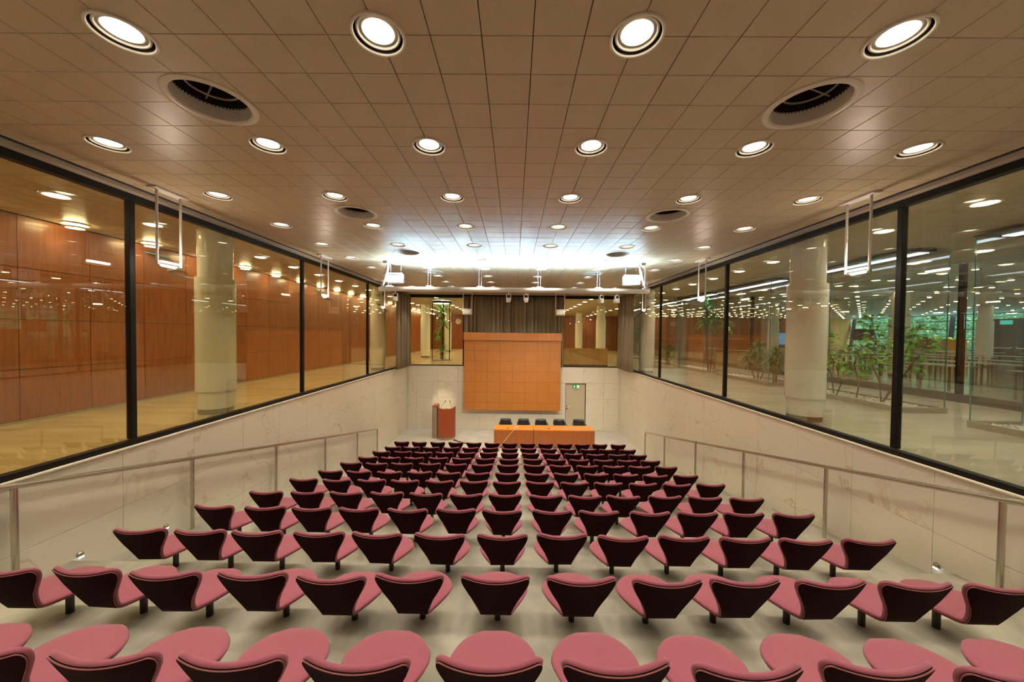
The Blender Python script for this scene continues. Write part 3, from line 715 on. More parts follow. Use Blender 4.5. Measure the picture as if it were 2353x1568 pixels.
# ================================================================== auditorium chairs
def lerp(tab, t):
    for (a, va), (b, vb) in zip(tab[:-1], tab[1:]):
        if t <= b:
            s_ = (t-a)/(b-a) if b > a else 0
            s_ = max(0, s_)
            return [p+(q-p)*s_ for p, q in zip(va, vb)] if hasattr(va, '__len__') else va+(vb-va)*s_
    return tab[-1][1]
def smooth_tab(tab, t):          # Catmull-Rom through the table
    ks = [k for k, _ in tab]
    i = max(0, min(len(ks)-2, next((q for q in range(len(ks)-1) if t <= ks[q+1]), len(ks)-2)))
    p = [tab[max(0, min(len(tab)-1, i+d))][1] for d in (-1, 0, 1, 2)]; x = [tab[max(0, min(len(tab)-1, i+d))][0] for d in (-1, 0, 1, 2)]
    s_ = (t-x[1])/(x[2]-x[1])
    def h(c):
        m1 = (p[2][c]-p[0][c])/max(1e-6, x[2]-x[0])*(x[2]-x[1]); m2 = (p[3][c]-p[1][c])/max(1e-6, x[3]-x[1])*(x[2]-x[1])
        return (2*s_**3-3*s_**2+1)*p[1][c]+(s_**3-2*s_**2+s_)*m1+(-2*s_**3+3*s_**2)*p[2][c]+(s_**3-s_**2)*m2
    return [h(c) for c in range(len(p[0]))]
# v : (y, z, half width)
PROF = [(0.0, (.166, .227, .034)), (.012, (.162, .231, .060)), (.03, (.155, .237, .086)), (.055, (.143, .242, .115)), (.09, (.122, .246, .150)), (.13, (.098, .247, .178)), (.18, (.066, .247, .203)), (.24, (.028, .246, .221)), (.31, (-.012, .243, .229)), (.40, (-.075, .240, .214)), (.48, (-.135, .237, .180)), (.55, (-.190, .234, .140)), (.60, (-.232, .238, .117)), (.645, (-.258, .255, .111)), (.70, (-.281, .303, .120)), (.78, (-.317, .385, .152)), (.86, (-.352, .463, .197)), (.91, (-.377, .517, .226)), (.94, (-.392, .545, .2355)), (.955, (-.399, .559, .2365)), (.968, (-.405, .5705, .2345)), (.979, (-.410, .580, .229)), (.987, (-.4135, .5865, .222)), (.9945, (-.417, .592, .211)), (1.0, (-.419, .595, .190))]
def shell_pt(u, v):
    y, z, w_ = smooth_tab(PROF, v)
    b = max(0, (v-.62)/.38); sb = b*b*(3-2*b); a = max(0, 1-v/.5)
    q_ = (u*w_/.2365)**2; y += .048*q_*sb; z += (.018*q_-.004)*b**3
    q_ = (u*w_/.229)**2; z -= .014*q_*a; z += .010*q_*max(0, 1-abs(v-.42)/.2)
    return Vector((u*w_, y, z))
NU = 17; VS = [0, .012, .03, .055, .09, .13, .18, .24, .31, .37, .43, .49, .54, .58, .61, .645, .69, .74, .80, .86, .91, .94, .955, .968, .979, .987, .9945, 1.0]
US = [-1+2*i/(NU-1) for i in range(NU)]; US = [math.sin(u*math.pi/2)*.5+u*.5 for u in US]
PT = [[shell_pt(u, v) for u in US] for v in VS]
NM = []
for i, v in enumerate(VS):
    r_ = []
    for j, u in enumerate(US):
        du = shell_pt(min(1, u+.03), v)-shell_pt(max(-1, u-.03), v); dv = shell_pt(u, min(1, v+.01))-shell_pt(u, max(0, v-.01))
        r_.append(dv.cross(du).normalized()*-1)
    NM.append(r_)
if NM[8][8].z < 0: NM = [[-n for n in r_] for r_ in NM]
def closed_sheet(f_top, f_bot):
    mb = MB(); top = [[PT[i][j]+NM[i][j]*f_top(US[j], VS[i]) for j in range(NU)] for i in range(len(VS))]
    bot = [[PT[i][j]+NM[i][j]*f_bot(US[j], VS[i]) for j in range(NU)] for i in range(len(VS))]
    n = NU; m_ = len(VS); vs = [q for r_ in top for q in r_]+[q for r_ in bot for q in r_]; o = n*m_
    fs = []
    for i in range(m_-1):
        for j in range(n-1):
            fs.append((i*n+j, i*n+j+1, (i+1)*n+j+1, (i+1)*n+j)); fs.append((o+i*n+j, o+(i+1)*n+j, o+(i+1)*n+j+1, o+i*n+j+1))
    for j in range(n-1): fs += [(j, o+j, o+j+1, j+1), ((m_-1)*n+j, (m_-1)*n+j+1, o+(m_-1)*n+j+1, o+(m_-1)*n+j)]
    for i in range(m_-1): fs += [(i*n, (i+1)*n, o+(i+1)*n, o+i*n), (i*n+n-1, o+i*n+n-1, o+(i+1)*n+n-1, (i+1)*n+n-1)]
    return mb.add(vs, fs)
def pad_mesh():
    m_ = len(VS); n = NU; t = .028
    def th(u, v): return t*max(.80, math.sqrt(max(0, 1-abs(u)**14))*math.sqrt(max(0, 1-abs(2*v-1)**60)))
    base = [[PT[i][j] for j in range(n)] for i in range(m_)]
    top = [[PT[i][j]+NM[i][j]*th(US[j], VS[i]) for j in range(n)] for i in range(m_)]
    ctr = [[None]*n for _ in range(m_)]
    idx = [(0, j) for j in range(n)]+[(i, n-1) for i in range(1, m_)]+[(m_-1, j) for j in range(n-2, -1, -1)]+[(i, 0) for i in range(m_-2, 0, -1)]
    mid = []
    for (i, j) in idx:
        i2 = min(max(i, 1), m_-2); j2 = min(max(j, 1), n-2); o = (PT[i][j]-PT[i2][j2]).normalized(); o = (o-NM[i][j]*o.dot(NM[i][j])).normalized()
        mid.append((base[i][j]+top[i][j])/2+o*.009)
    mb = MB(); vs = [q for r_ in top for q in r_]+[q for r_ in base for q in r_]+mid; o_ = n*m_; fs = []
    for i in range(m_-1):
        for j in range(n-1):
            fs.append((i*n+j, i*n+j+1, (i+1)*n+j+1, (i+1)*n+j)); fs.append((o_+i*n+j, o_+(i+1)*n+j, o_+(i+1)*n+j+1, o_+i*n+j+1))
    K = len(idx)
    for q in range(K):
        q2 = (q+1) % K; a = idx[q][0]*n+idx[q][1]; b = idx[q2][0]*n+idx[q2][1]
        fs += [(a, 2*o_+q, 2*o_+q2, b), (o_+a, o_+b, 2*o_+q2, 2*o_+q)]
    mb.add(vs, fs); me = mb.mesh('cushion', m_pink)
    me.polygons.foreach_set('use_smooth', [True]*len(me.polygons)); return me
pad_me = pad_mesh()
PT0, NM0 = PT, NM
PT = [[shell_pt(u*.972, .006+v*.984) for u in US] for v in VS]
shell_me = closed_sheet(lambda u, v: -.0005, lambda u, v: -.011).mesh('back_shell', m_wine, True)
loop = [PT[0][j] for j in range(NU)]+[PT[i][-1] for i in range(1, len(VS))]+[PT[-1][j] for j in range(NU-2, -1, -1)]+[PT[i][0] for i in range(len(VS)-2, 0, -1)]
nl = [NM[0][j] for j in range(NU)]+[NM[i][-1] for i in range(1, len(VS))]+[NM[-1][j] for j in range(NU-2, -1, -1)]+[NM[i][0] for i in range(len(VS)-2, 0, -1)]
mb = MB(); mb.tube([p-n*.007 for p, n in zip(loop, nl)], .0032, 5, closed=True); pipe_me = mb.mesh('piping', m_pipe, True)
mb = MB(); mb.tube([(0, 0, -.03), (0, 0, .222)], .024, 12); ped_me = mb.mesh('pedestal', m_dsteel, True)
mb = MB(); mb.cbox(-.10, .10, -.09, .07, .214, .226, .003); mb.cbox(-.012, .012, .05, .11, .214, .230, .003); plate_me = mb.mesh('mounting_plate', m_dsteel)
first = None; PX = 1.9
for k in range(1, 13):
    for j in range(-6, 7):
        x = -.35+PX*j+random.gauss(0, .03); y = ytip(k)+1.28+random.gauss(0, .03)
        loc = P(x, y, zb[k]); rz = math.radians(random.gauss(0, 1.2)); loc.z += .001
        lab = f'rose upholstered shell chair with dark wine back, {ORD[j+6]} from left in the {ORD[k-1]} row'
        if first is None:
            first = thing('auditorium_chair', lab, 'chair', loc, 'rose shell chairs in the raked rows', rz)
            put('cushion', pad_me, first); put('back_shell', shell_me, first); put('piping', pipe_me, first)
            p_ = put('pedestal', ped_me, first); put('mounting_plate', plate_me, p_)
        else: dup(first, loc, rz, lab)

# ================================================================== stage furniture
tb0 = P(-2.40, 42.5, STG)
def table_unit(x0, x1, lab):
    t = thing('conference_table', lab, 'table', P((x0+x1)/2, 43.6, STG)); hw = (x1-x0)/2*T; y0, y1 = -1.1*T, 1.12*T; H = 2.36*T
    mb = MB(); mb.cbox(-hw+.004, hw-.004, y0, y1, H-.032, H, .003); mb.build('tabletop', m_woodTop, t)
    n_ = 2 if hw > .9 else 1
    for q in range(n_):
        a_ = -hw+.004+(2*hw-.008)*q/n_; b_ = -hw+.004+(2*hw-.008)*(q+1)/n_
        mb = MB(); mb.cbox(a_+.001, b_-.001, y0+.004, y0+.026, .09, H-.034, .002); mb.build('front_panel', m_woodT, t)
    for sx in (-1, 1):
        mb = MB(); xs2 = sorted((sx*(hw-.006), sx*(hw-.03))); mb.cbox(xs2[0], xs2[1], y0+.028, y1-.01, .0, H-.034, .002); mb.build('side_panel', m_woodT, t)
    mb = MB(); mb.box(-hw+.05, hw-.05, y0+.07, y0+.09, 0, .09); mb.build('toe_kick', m_plinth, t)
    return t
table_unit(-2.40, 2.50, 'shorter orange wooden stage table with a white device on top')
table_unit(2.53, 10.05, 'longer orange wooden stage table standing before the cream door')
tz = hz(STG+2.36)
t = thing('table_device', 'small white box device on the shorter stage table', 'device', (.36*T, 43.2*T, tz))
mb = MB(); mb.cbox(-.05, .05, -.04, .04, 0, .055, .006); mb.build('body', m_white, t)
mb = MB(); mb.box(-.03, .03, -.0425, -.0395, .012, .022); mb.build('slot', m_dark, t)
mb = MB(); pts = [Vector((.30*T, 43.0*T, tz+.008)), Vector((.1*T, 42.45*T, tz+.006)), Vector((-.02*T, 42.34*T, tz-.03)), Vector((-.7*T, 42.2*T, tz-.25)), Vector((-1.5*T, 42.0*T, tz-.55)), Vector((-2.2*T, 41.8*T, tz-.70)), Vector((-2.9*T, 41.6*T, tz-.702))]
mb.tube(pts, .006, 6); o = mb.build('power_cable', m_white, None, True); tag(o, 'white cable hanging from the device down the table front', 'cable')
mb = MB(); mb.tube([(-.75*T, 43.1*T, tz+.01), (-.62*T, 43.0*T, tz+.012), (-.70*T, 42.8*T, tz+.012), (-.55*T, 42.75*T, tz+.03), (-.58*T, 42.95*T, tz+.04)], .008, 6); o = mb.build('black_adapter', m_dark, None, True); tag(o, 'small black curled cable adapter beside the white device', 'adapter')
mb = MB(); mb.cbox(4.2*T, 4.6*T, 43.0*T, 43.12*T, tz, tz+.01, .002); o = mb.build('cable_flap', m_dark); tag(o, 'small dark cable flap in the longer stage table', 'cable outlet')
mb = MB(); mb.tube([(7.95*T, 42.8*T, tz), (7.95*T, 42.8*T, tz+.03)], .02, 10); o = mb.build('table_trinket', m_white, None, True); tag(o, 'tiny white trinket standing on the longer stage table', 'trinket')
def make_panel_chair():
    t = thing('panel_chair', '', 'chair', (0, 0, 0), 'black leather chairs behind the stage table')
    mb = MB(); mb.cbox(-.23, .23, -.23, .21, .42, .47, .012); mb.build('seat', m_leather, t)
    rows = []
    for q in range(5):
        z = .50+.073*q*1.0; rows.append([Vector((u*(.25-.012*q), .215+.035*q*.6-.05*u*u*1.0, z-(.006 if abs(u) > .9 and q == 4 else 0))) for u in (-1, -.9, -.6, -.3, 0, .3, .6, .9, 1)])
    mb = MB(); mb.grid(rows); me = mb.mesh('backrest', m_leather, True, fix=False); b_ = put('backrest', me, t); md = b_.modifiers.new('s', 'SOLIDIFY'); md.thickness = .03
    for x in (-.21, .21):
        for y in (-.2, .19):
            mb = MB(); mb.tube([(x, y, 0), (x, y, .425 if y < 0 else .72)], .011, 8); mb.build('leg', m_steel, t, True)
        mb = MB(); mb.cbox(x*1.16-.018, x*1.16+.018, -.16, .22, .64, .665, .006); mb.build('armrest', m_leather, t)
    return t
pc = make_panel_chair()
for i, x in enumerate((-1.05, 1.36, 3.75, 6.2, 8.8)):
    lab = f'black leather chair behind the stage table, {ORD[i]} from the lectern side'
    if i == 0: pc.location = P(x, 46.0, STG); pc['label'] = lab
    else: dup(pc, P(x, 46.0, STG), random.uniform(-.06, .06), lab)
# lectern
lt = thing('lectern', 'curved cherry wood lectern with two microphones before the marble wall', 'lectern', P(-9.05, 46.6, STG)); H = 4.12*T; r = 1.22*T
def arc(r_, a0, a1, n): return [(r_*math.cos(math.radians(a0+(a1-a0)*i/n)), r_*math.sin(math.radians(a0+(a1-a0)*i/n))) for i in range(n+1)]
ar = arc(r, 180, 360, 24); ari = arc(r-.025, 180, 360, 24)
mb = MB(); n_ = len(ar); vs = []
for pts, z0, hi in ((ar, .09, 0), (ari, .09, 0)): vs += [(x, y, z0) for x, y in pts]+[(x, y, H+.0+.06*max(0, -0)+.07*(abs(x)/r)**3) for x, y in pts]
fs = []
for i in range(n_-1): fs += [(i, i+1, n_+i+1, n_+i), (2*n_+i, 3*n_+i, 3*n_+i+1, 2*n_+i+1), (n_+i, n_+i+1, 3*n_+i+1, 3*n_+i), (i, 2*n_+i, 2*n_+i+1, i+1)]
fs += [(0, n_, 3*n_, 2*n_), (n_-1, 3*n_-1, 4*n_-1, 2*n_-1)]
mb.add(vs, fs); mb.build('curved_front', m_woodR, lt, True)
mb = MB(); ar2 = arc(r-.012, 180, 360, 20); vs = [(x, y, 0) for x, y in ar2]+[(x, y, .09) for x, y in ar2]; n_ = len(ar2)
mb.add(vs, [(i, i+1, n_+i+1, n_+i) for i in range(n_-1)]+[tuple(range(n_, 2*n_)), (0, n_, 2*n_-1, n_-1)]); mb.build('plinth', m_plinth, lt)
mb = MB(); dk = arc(r-.03, 180, 360, 20); vs = [(x, y, H-.06) for x, y in dk]+[(x, y, H-.04) for x, y in dk]; n_ = len(dk)
mb.add(vs, [tuple(range(n_-1, -1, -1)), tuple(range(n_, 2*n_))]+[(i, i+1, n_+i+1, n_+i) for i in range(n_-1)]+[(n_-1, 0, n_, 2*n_-1)]); dko = mb.build('desk_top', m_woodTop, lt)
mb = MB(); mb.cbox(-.02, .08, -.22, -.14, H-.04, H-.02, .003); mb.build('control_pad', m_dark, dko)
mb = MB(); mb.cbox(-r-.20, -r+.02, -.10, .30, .10, H+.10, .03); wing = mb.build('side_cabinet', m_woodR, lt)
mb = MB(); mb.box(-r-.165, -r-.005, -.106, -.099, .11, H+.02); mb.build('beige_face', m_plinth, wing)
mb = MB(); mb.box(-r-.19, -r+.01, -.09, .29, 0, .10); mb.build('cabinet_plinth', m_plinth, wing)
for sx, q in ((-1, .16), (1, -.05)):
    mb = MB(); p0 = Vector((sx*.22, -.10, H-.04)); pts = [p0, p0+Vector((sx*.0+q*.35, 0, .14)), p0+Vector((q*1.05, -.02, .27))]
    mb.tube(pts, .005, 6); mc = mb.build('gooseneck', m_dsteel, lt, True)
    mb = MB(); mb.tube([pts[-1], pts[-1]+Vector((q*.30, -.03, .075))], [.011, .015], 8); mb.build('microphone', m_dark, mc, True)
mb = MB(); a_ = P(-7.9, 45.6, STG); b_ = P(-5.6, 43.9, STG); d_ = (b_-a_).normalized(); nr = Vector((-d_.y, d_.x, 0))*.05
mb.add([a_+nr, a_-nr, b_-nr, b_+nr, a_+nr*.5+Vector((0, 0, .015)), a_-nr*.5+Vector((0, 0, .015)), b_-nr*.5+Vector((0, 0, .015)), b_+nr*.5+Vector((0, 0, .015))], [(3, 2, 1, 0), (4, 5, 6, 7), (0, 1, 5, 4), (1, 2, 6, 5), (2, 3, 7, 6), (3, 0, 4, 7)])
o = mb.build('cable_ramp', m_dsteel); tag(o, 'flat grey cable cover on the floor beside the lectern', 'cable cover')
# exit sign
es = thing('exit_sign', 'green exit sign with arrow and running figure over the cream door', 'exit sign', P(9.15, YB-.02, -7.62)); 
mb = MB(); mb.cbox(-.15, .15, -.03, .0, -.07, .07, .003); mb.build('panel', m_green, es)
mb = MB(); y = -.032; mb.box(-.088, -.062, y-.002, y, -.01, .055); mb.add([(-.12, y, -.005), (-.03, y, -.005), (-.075, y, -.055), (-.12, y-.002, -.005), (-.03, y-.002, -.005), (-.075, y-.002, -.055)], [(0, 1, 2), (5, 4, 3), (0, 3, 4, 1), (1, 4, 5, 2), (2, 5, 3, 0)]); mb.build('arrow', m_signw, es)
mb = MB(); mb.box(.035, .13, y-.002, y, -.058, .058); mb.build('doorway_symbol', m_signw, es)
mb = MB(); mb.lathe([(.0, 0), (.010, .003), (.010, .006), (0, .01)], 8, (.075, y-.006, .035)); mb.tube([(.075, y-.003, .028), (.07, y-.003, -.005)], .008, 5); mb.tube([(.07, y-.003, -.005), (.085, y-.003, -.025), (.08, y-.003, -.05)], .005, 5); mb.tube([(.07, y-.003, -.005), (.055, y-.003, -.025), (.04, y-.003, -.04)], .005, 5); mb.tube([(.073, y-.003, .02), (.095, y-.003, .008)], .004, 5); mb.tube([(.073, y-.003, .02), (.052, y-.003, .005)], .004, 5); mb.build('running_figure', m_green, es)
# floor outlet lids among the chairs
for i, (x, y) in enumerate(((-6.15, 7.45), (6.3, 7.35))):
    t = thing('floor_outlet', 'round metal lid let into the tread by the '+('left' if i == 0 else 'right')+' part of the second row', 'floor outlet', P(x*1.6 if False else x+(-3.9 if i == 0 else 3.9), y, zb[2]+.08*(ynose(2)-y-.3)), 'floor outlet lids')
    mb = MB(); mb.lathe([(.085, 0), (.085, .003), (.07, .004)], 24, capt=True); mb.build('lid', m_beige, t)
    mb = MB(); mb.box(-.02, .02, -.08, -.06, .003, .006); mb.build('latch', m_steel, t)

# ================================================================== vitrines in the right corridor
def vitrine(idx, y0, y1, x0=25.0, x1=28.0):
    t = thing('plant_vitrine', f'floor-to-ceiling glass plant case in the right corridor, {ORD[idx]} from the camera', 'vitrine', P(x0, y0, SILL), 'glass plant cases'); o = P(x0, y0, SILL)
    W_, D_ = (x1-x0)*T, (y1-y0)*T; H = (CEIL-SILL)*T; hp = .10
    mb = MB(); mb.box(0, W_, 0, .05, 0, hp); mb.box(0, W_, D_-.05, D_, 0, hp); mb.box(0, .05, .05, D_-.05, 0, hp); mb.box(W_-.05, W_, .05, D_-.05, 0, hp); mb.build('plinth', m_plinth, t)
    mb = MB(); mb.box(.05, W_-.05, .05, D_-.05, 0, .05); mb.build('bed', m_soil, t)
    for nm, a_ in (('pane', (0.02, .03, .02, D_-.02)), ('pane', (W_-.03, W_-.02, .02, D_-.02)), ('pane', (.03, W_-.03, .02, .03)), ('pane', (.03, W_-.03, D_-.03, D_-.02))):
        mb = MB(); mb.box(a_[0], a_[1], a_[2], a_[3], hp, H-.062); mb.build(nm, m_clear, t)
    for x, y in ((.022, .022), (W_-.022, .022), (.022, D_-.022), (W_-.022, D_-.022)):
        mb = MB(); mb.box(x-.006, x+.006, y-.006, y+.006, hp, H-.062); mb.build('glass_joint', m_gedge, t)
    mb = MB(); mb.box(0, W_, 0, D_, H-.06, H-.05); mb.box(.3, .34, 0, D_, H-.05, H-.002); mb.box(W_-.34, W_-.3, 0, D_, H-.05, H-.002); mb.build('head', m_dsteel, t)
    mb = MB(); mb.box(W_/2-.10, W_/2+.10, .08, D_-.08, H-.068, H-.061); mb.build('plant_lamp', m_plantlamp, t)
    mb = MB(); rg = random.Random(idx)
    for q in range(700):
        px, py = rg.uniform(.07, W_-.07), rg.uniform(.07, D_-.07); s_ = rg.uniform(.015, .035); c_ = Vector((px, py, .05+s_*.5))
        vs = [c_+Vector((s_*rg.uniform(.7, 1.2)*a, s_*rg.uniform(.7, 1.2)*b, s_*.6*c)) for a, b, c in ((1, 0, 0), (0, 1, 0), (-1, 0, 0), (0, -1, 0), (0, 0, 1))]
        mb.add(vs, [(0, 1, 4), (1, 2, 4), (2, 3, 4), (3, 0, 4)])
    p_ = mb.build('pebbles', m_pebble, t, fix=False); p_['kind'] = 'stuff'
    return o, W_, D_
V = [(10.9, 19.2), (22.5, 31.0), (34.1, 43.4), (45.9, 54.6), (57.4, 66.0), (69, 77.6)]
VO = [vitrine(i, a, b) for i, (a, b) in enumerate(V)]

# ---- plants
def blade(mb, base, dirv, length, width, droop, n=4):
    d = Vector(dirv).normalized(); side = d.cross(Vector((0, 0, 1)))
    side = side.normalized() if side.length > .01 else Vector((1, 0, 0)); pts = []
    for i in range(n+1):
        t_ = i/n; p = base+d*(length*t_)+Vector((0, 0, -droop*length*t_*t_)); w_ = width*math.sin(math.pi*min(.98, .12+.88*t_)**.8)*.5+.0006
        up = Vector((0, 0, w_*.25)); pts += [p-side*w_+up, p, p+side*w_+up]
    mb.add(pts, [(i*3+a, i*3+a+1, i*3+a+4, i*3+a+3) for i in range(n) for a in (0, 1)])
def spiky(name, lab, base, heads, mt, mbk, cnt=46, ln=.30, wd=.022, group=None):
    t = thing(name, lab, 'plant', base, group); rg = random.Random(len(lab)*7+int(abs(base.y*100)))
    for (x, y, z, r_) in heads:
        mb = MB(); mb.tube([(x*.25, y*.25, -.03), (x*.6+rg.uniform(-.03, .03), y*.6, z*.5), (x, y, z)], [.022, .017, .013], 6); mb.build('stem', mbk, t, True)
        mb = MB()
        for q in range(cnt):
            a = rg.uniform(0, 2*math.pi); el = rg.uniform(-.35, 1.2); zz = z+rg.uniform(-.12, .10)*r_/.3
            blade(mb, Vector((x, y, zz)), (math.cos(a)*math.cos(el), math.sin(a)*math.cos(el), math.sin(el)), ln*r_/.3*rg.uniform(.7, 1.1), wd, rg.uniform(.15, .6))
        o = mb.build('foliage', mt, t, True, fix=False); o['kind'] = 'stuff'
    return t
leaf_me = None
def leaf_mesh(nm, mt, L_=.11, W_=.075):
    mb = MB(); vs = []
    for i, (t_, w_) in enumerate(((0, .04), (.2, .62), (.45, 1), (.7, .85), (.9, .42), (1, .02))):
        for a in (-1, 0, 1): vs.append((a*w_*W_/2, t_*L_, .012*math.sin(t_*3.1)-.02*t_*t_+(.010*w_ if a else 0)))
    mb.add(vs, [(i*3+a, i*3+a+1, i*3+a+4, i*3+a+3) for i in range(5) for a in (0, 1)]); return mb.mesh(nm, mt, True, fix=False)
def leafy(name, lab, base, stems, mt, nleaf, L_=.12, W_=.08, spread=.2, stuff=False, seed=1, group=None):
    t = thing(name, lab, 'plant', base, group); rg = random.Random(seed); me = leaf_mesh('leaf', mt, L_, W_); acc = MB(); nobj = [0]
    for st in stems:
        pts = [Vector(p) for p in st]; mb = MB(); mb.tube(pts, [.013*(1-.7*i/(len(pts)-1))+.002 for i in range(len(pts))], 6); s_ = mb.build('stem', m_bark, t, True)
        tw = MB()
        for q in range(nleaf):
            f = rg.uniform(.30, 1)**.8*(len(pts)-1); i = min(int(f), len(pts)-2); p = pts[i].lerp(pts[i+1], f-i)
            a = rg.uniform(0, 2*math.pi); el = rg.uniform(-.3, .9); d = Vector((math.cos(a)*math.cos(el), math.sin(a)*math.cos(el), math.sin(el)))
            p2 = p+d*rg.uniform(.03, spread); tw.tube([p, p2], [.004, .002], 4)
            y_ = Vector((d.x, d.y, d.z*.4-rg.uniform(-.1, .7))).normalized(); x_ = y_.cross(Vector((rg.uniform(-.9, .9), rg.uniform(-.9, .9), 1))).normalized(); z_ = x_.cross(y_)
            M_ = Matrix((x_, y_, z_)).transposed().to_4x4(); M_.translation = p2; sc = rg.uniform(.7, 1.25); M_ = M_ @ Matrix.Scale(sc, 4)
            nobj[0] += 1
            if stuff or nobj[0] > 290:
                acc.add([M_ @ v.co for v in me.vertices], [list(pg.vertices) for pg in me.polygons])
            else:
                o = put('leaf', me, t); o.matrix_local = M_
        k_ = tw.build('twigs', m_bark, s_, fix=False); k_['kind'] = 'stuff'
    if acc.v: o = acc.build('foliage', mt, t, True, fix=False); o['kind'] = 'stuff'
    return t
zbed = SILL+.05/T
b = P(26.2, 24.6, zbed)
leafy('rubber_tree', 'broad-leaved rubber tree in the big glass case by the near right column', b,
      [[(0, 1.1, -.03), (-.02, .95, .3), (-.12, 1.0, .75), (-.22, 1.15, 1.1), (-.28, 1.2, 1.5)], [(.0, 1.15, -.03), (.05, 1.3, .5), (-.1, 1.5, .9), (-.15, 1.6, 1.15)],
       [(.1, .15, -.03), (.0, .1, .45), (-.02, .3, .9), (.05, .25, 1.35), (.03, .35, 1.85)], [(.1, .15, -.03), (.12, -.1, .5), (.1, -.2, .95), (.25, -.25, 1.3), (.3, -.35, 1.7)],
       [(.1, .15, -.03), (.2, -.15, .6), (.35, -.3, 1.05), (.5, -.35, 1.4)], [(.0, .6, -.03), (.05, .6, .35), (.02, .7, .8), (.1, .6, 1.25)]], m_leaf3, 82, .125, .088, .24, seed=3)
spiky('dracaena_bush', 'two-headed spiky bush in the second full glass case, larger one', P(26.4, 37.6, zbed), [(0, 0, 1.05, .38), (-.28, .1, .62, .36), (.18, -.1, .60, .36), (.1, .2, .8, .34)], m_leaf2, m_bark2, 110, .34, .026)
spiky('dracaena_bush', 'slimmer spiky bush behind the larger one in the same glass case', P(26.3, 34.95, zbed), [(0, 0, .95, .34), (.12, .05, .55, .36), (-.1, .1, .62, .34), (.05, -.05, .75, .32)], m_leaf2, m_bark2, 110, .32, .026)
spiky('tall_dracaena', 'tall thin-stemmed palm-like plant reaching towards the ceiling lamp', P(26.4, 46.9, zbed), [(-.1, .1, 2.60, .42), (.10, -.1, 2.15, .46), (-.2, .1, 1.95, .42), (.42, -.25, 1.85, .40)], m_leaf3, m_bark, 40, .40, .05)
leafy('leafy_shrub', 'low dense shrub in the glass case beyond the tall palm-like plant', P(26.4, 59.5, zbed), [[(0, 0, -.03), (-.2, .1, .4), (-.35, .2, .85)], [(0, 0, -.03), (.1, .2, .45), (.2, .3, .95)], [(0, 0, -.03), (.25, -.1, .4), (.4, -.2, .75)], [(0, 0, -.03), (0, .4, .4), (.1, .6, .85)]], m_leaf, 90, .11, .07, .28, stuff=True, seed=5)
leafy('climbing_fig', 'tall loose tree beside the bunched curtain beyond the corner glazing', P(25.8, 71.5, zbed), [[(0, 0, -.03), (.1, .1, .7), (-.1, 0, 1.3), (.1, 0, 2.0)], [(0, 0, -.03), (-.3, .1, .8), (-.4, .1, 1.5), (-.5, .1, 2.1)], [(0, 0, -.03), (.3, 0, .8), (.5, 0, 1.5)]], m_leaf, 90, .13, .08, .34, stuff=True, seed=9)
# round vitrine behind the stage glass
cv = thing('round_vitrine', 'cylindrical glass plant case with black posts beyond the stage glass', 'vitrine', P(-13.0, 61.8, SILL)); rv = 1.62*T; Hc = (CEIL-SILL)*T
mb = MB(); mb.lathe([(rv+.02, 0), (rv+.02, .05), (rv-.02, .05)], 32); mb.lathe([(rv, .045), (.01, .05)], 32); mb.build('base', m_plinth, cv)
mb = MB(); mb.lathe([(rv, .05), (rv, Hc-.15)], 40); mb.build('pane', m_clear, cv, True, fix=False)
for a in (200, 290, 340, 90):
    a = math.radians(a); mb = MB(); mb.box(rv*math.cos(a)-.02, rv*math.cos(a)+.02, rv*math.sin(a)-.02, rv*math.sin(a)+.02, .03, Hc-.12); mb.build('post', m_black, cv)
mb = MB(); mb.lathe([(rv+.03, Hc-.15), (rv+.03, Hc-.03)], 32); mb.build('head_ring', m_black, cv, True)
mb = MB(); mb.lathe([(rv-.05, Hc-.14), (.01, Hc-.14)], 32); mb.build('plant_lamp', emis('round_plant_light', (.8, .95, .95), 7), cv)
spiky('corn_plant', 'tall corn plant inside the cylindrical glass case', P(-13.0, 61.8, SILL+.06/T), [(0, 0, 2.62, .55), (.1, .05, 1.9, .42), (-.12, .05, 1.35, .40), (.05, -.05, .6, .40)], m_leaf3, m_bark, 34, .45, .07)

# ================================================================== right: inner glazing, canteen, facade
wi = struct('wall_inner_right', 'inner glass wall on a dark plinth between the right corridor and the canteen')
mb = MB(); mb.boxt(33.8, 34.4, -30, 108, SILL, SILL+1.0*.62); mb.build('plinth', m_dplinth, wi)
yy = 3.4
while yy < 108:
    mb = MB(); mb.boxt(33.95, 34.25, yy-.16, yy+.16, SILL+.62, CEIL); mb.build('post', m_black, wi)
    mb = MB(); mb.boxt(34.07, 34.13, yy+.16, min(yy+11.6, 108)-.12, SILL+.62, CEIL-.05); mb.build('pane', m_clear, wi)
    yy += 11.65
wf = struct('wall_facade', 'leaning glass facade of the canteen with dark frames')
FX = 102.0
def fx(z): return FX+(z-SILL)*.28
for z in (-4.75, -2.6, -.2, 2.2, 4.2, CEIL-.1):
    a = P(fx(z), -30, z); b = P(fx(z), 108, z); mb = MB(); mb.box(a.x-.04, a.x+.04, a.y, b.y, a.z-.025, a.z+.025); mb.build('transom', m_blueframe, wf)
yy = -26
while yy < 108:
    a = P(fx(SILL), yy, SILL); b = P(fx(CEIL), yy+1.8, CEIL); mb = MB(); mb.tube([a, b], .17, 4); mb.build('mullion', m_blueframe, wf)
    a2 = P(fx(SILL), yy, SILL+.1); c0, c1 = P(fx(SILL)+.1, yy+.4, SILL+.1), P(fx(SILL)+.1, yy+11.6, SILL+.1); d0, d1_ = P(fx(CEIL)+.1, yy+.4, CEIL), P(fx(CEIL)+.1, yy+11.6, CEIL)
    mb = MB(); mb.add([c0, c1, d1_, d0], [(0, 1, 2, 3)]); mb.build('pane', m_facglass, wf, fix=False)
    yy += 12
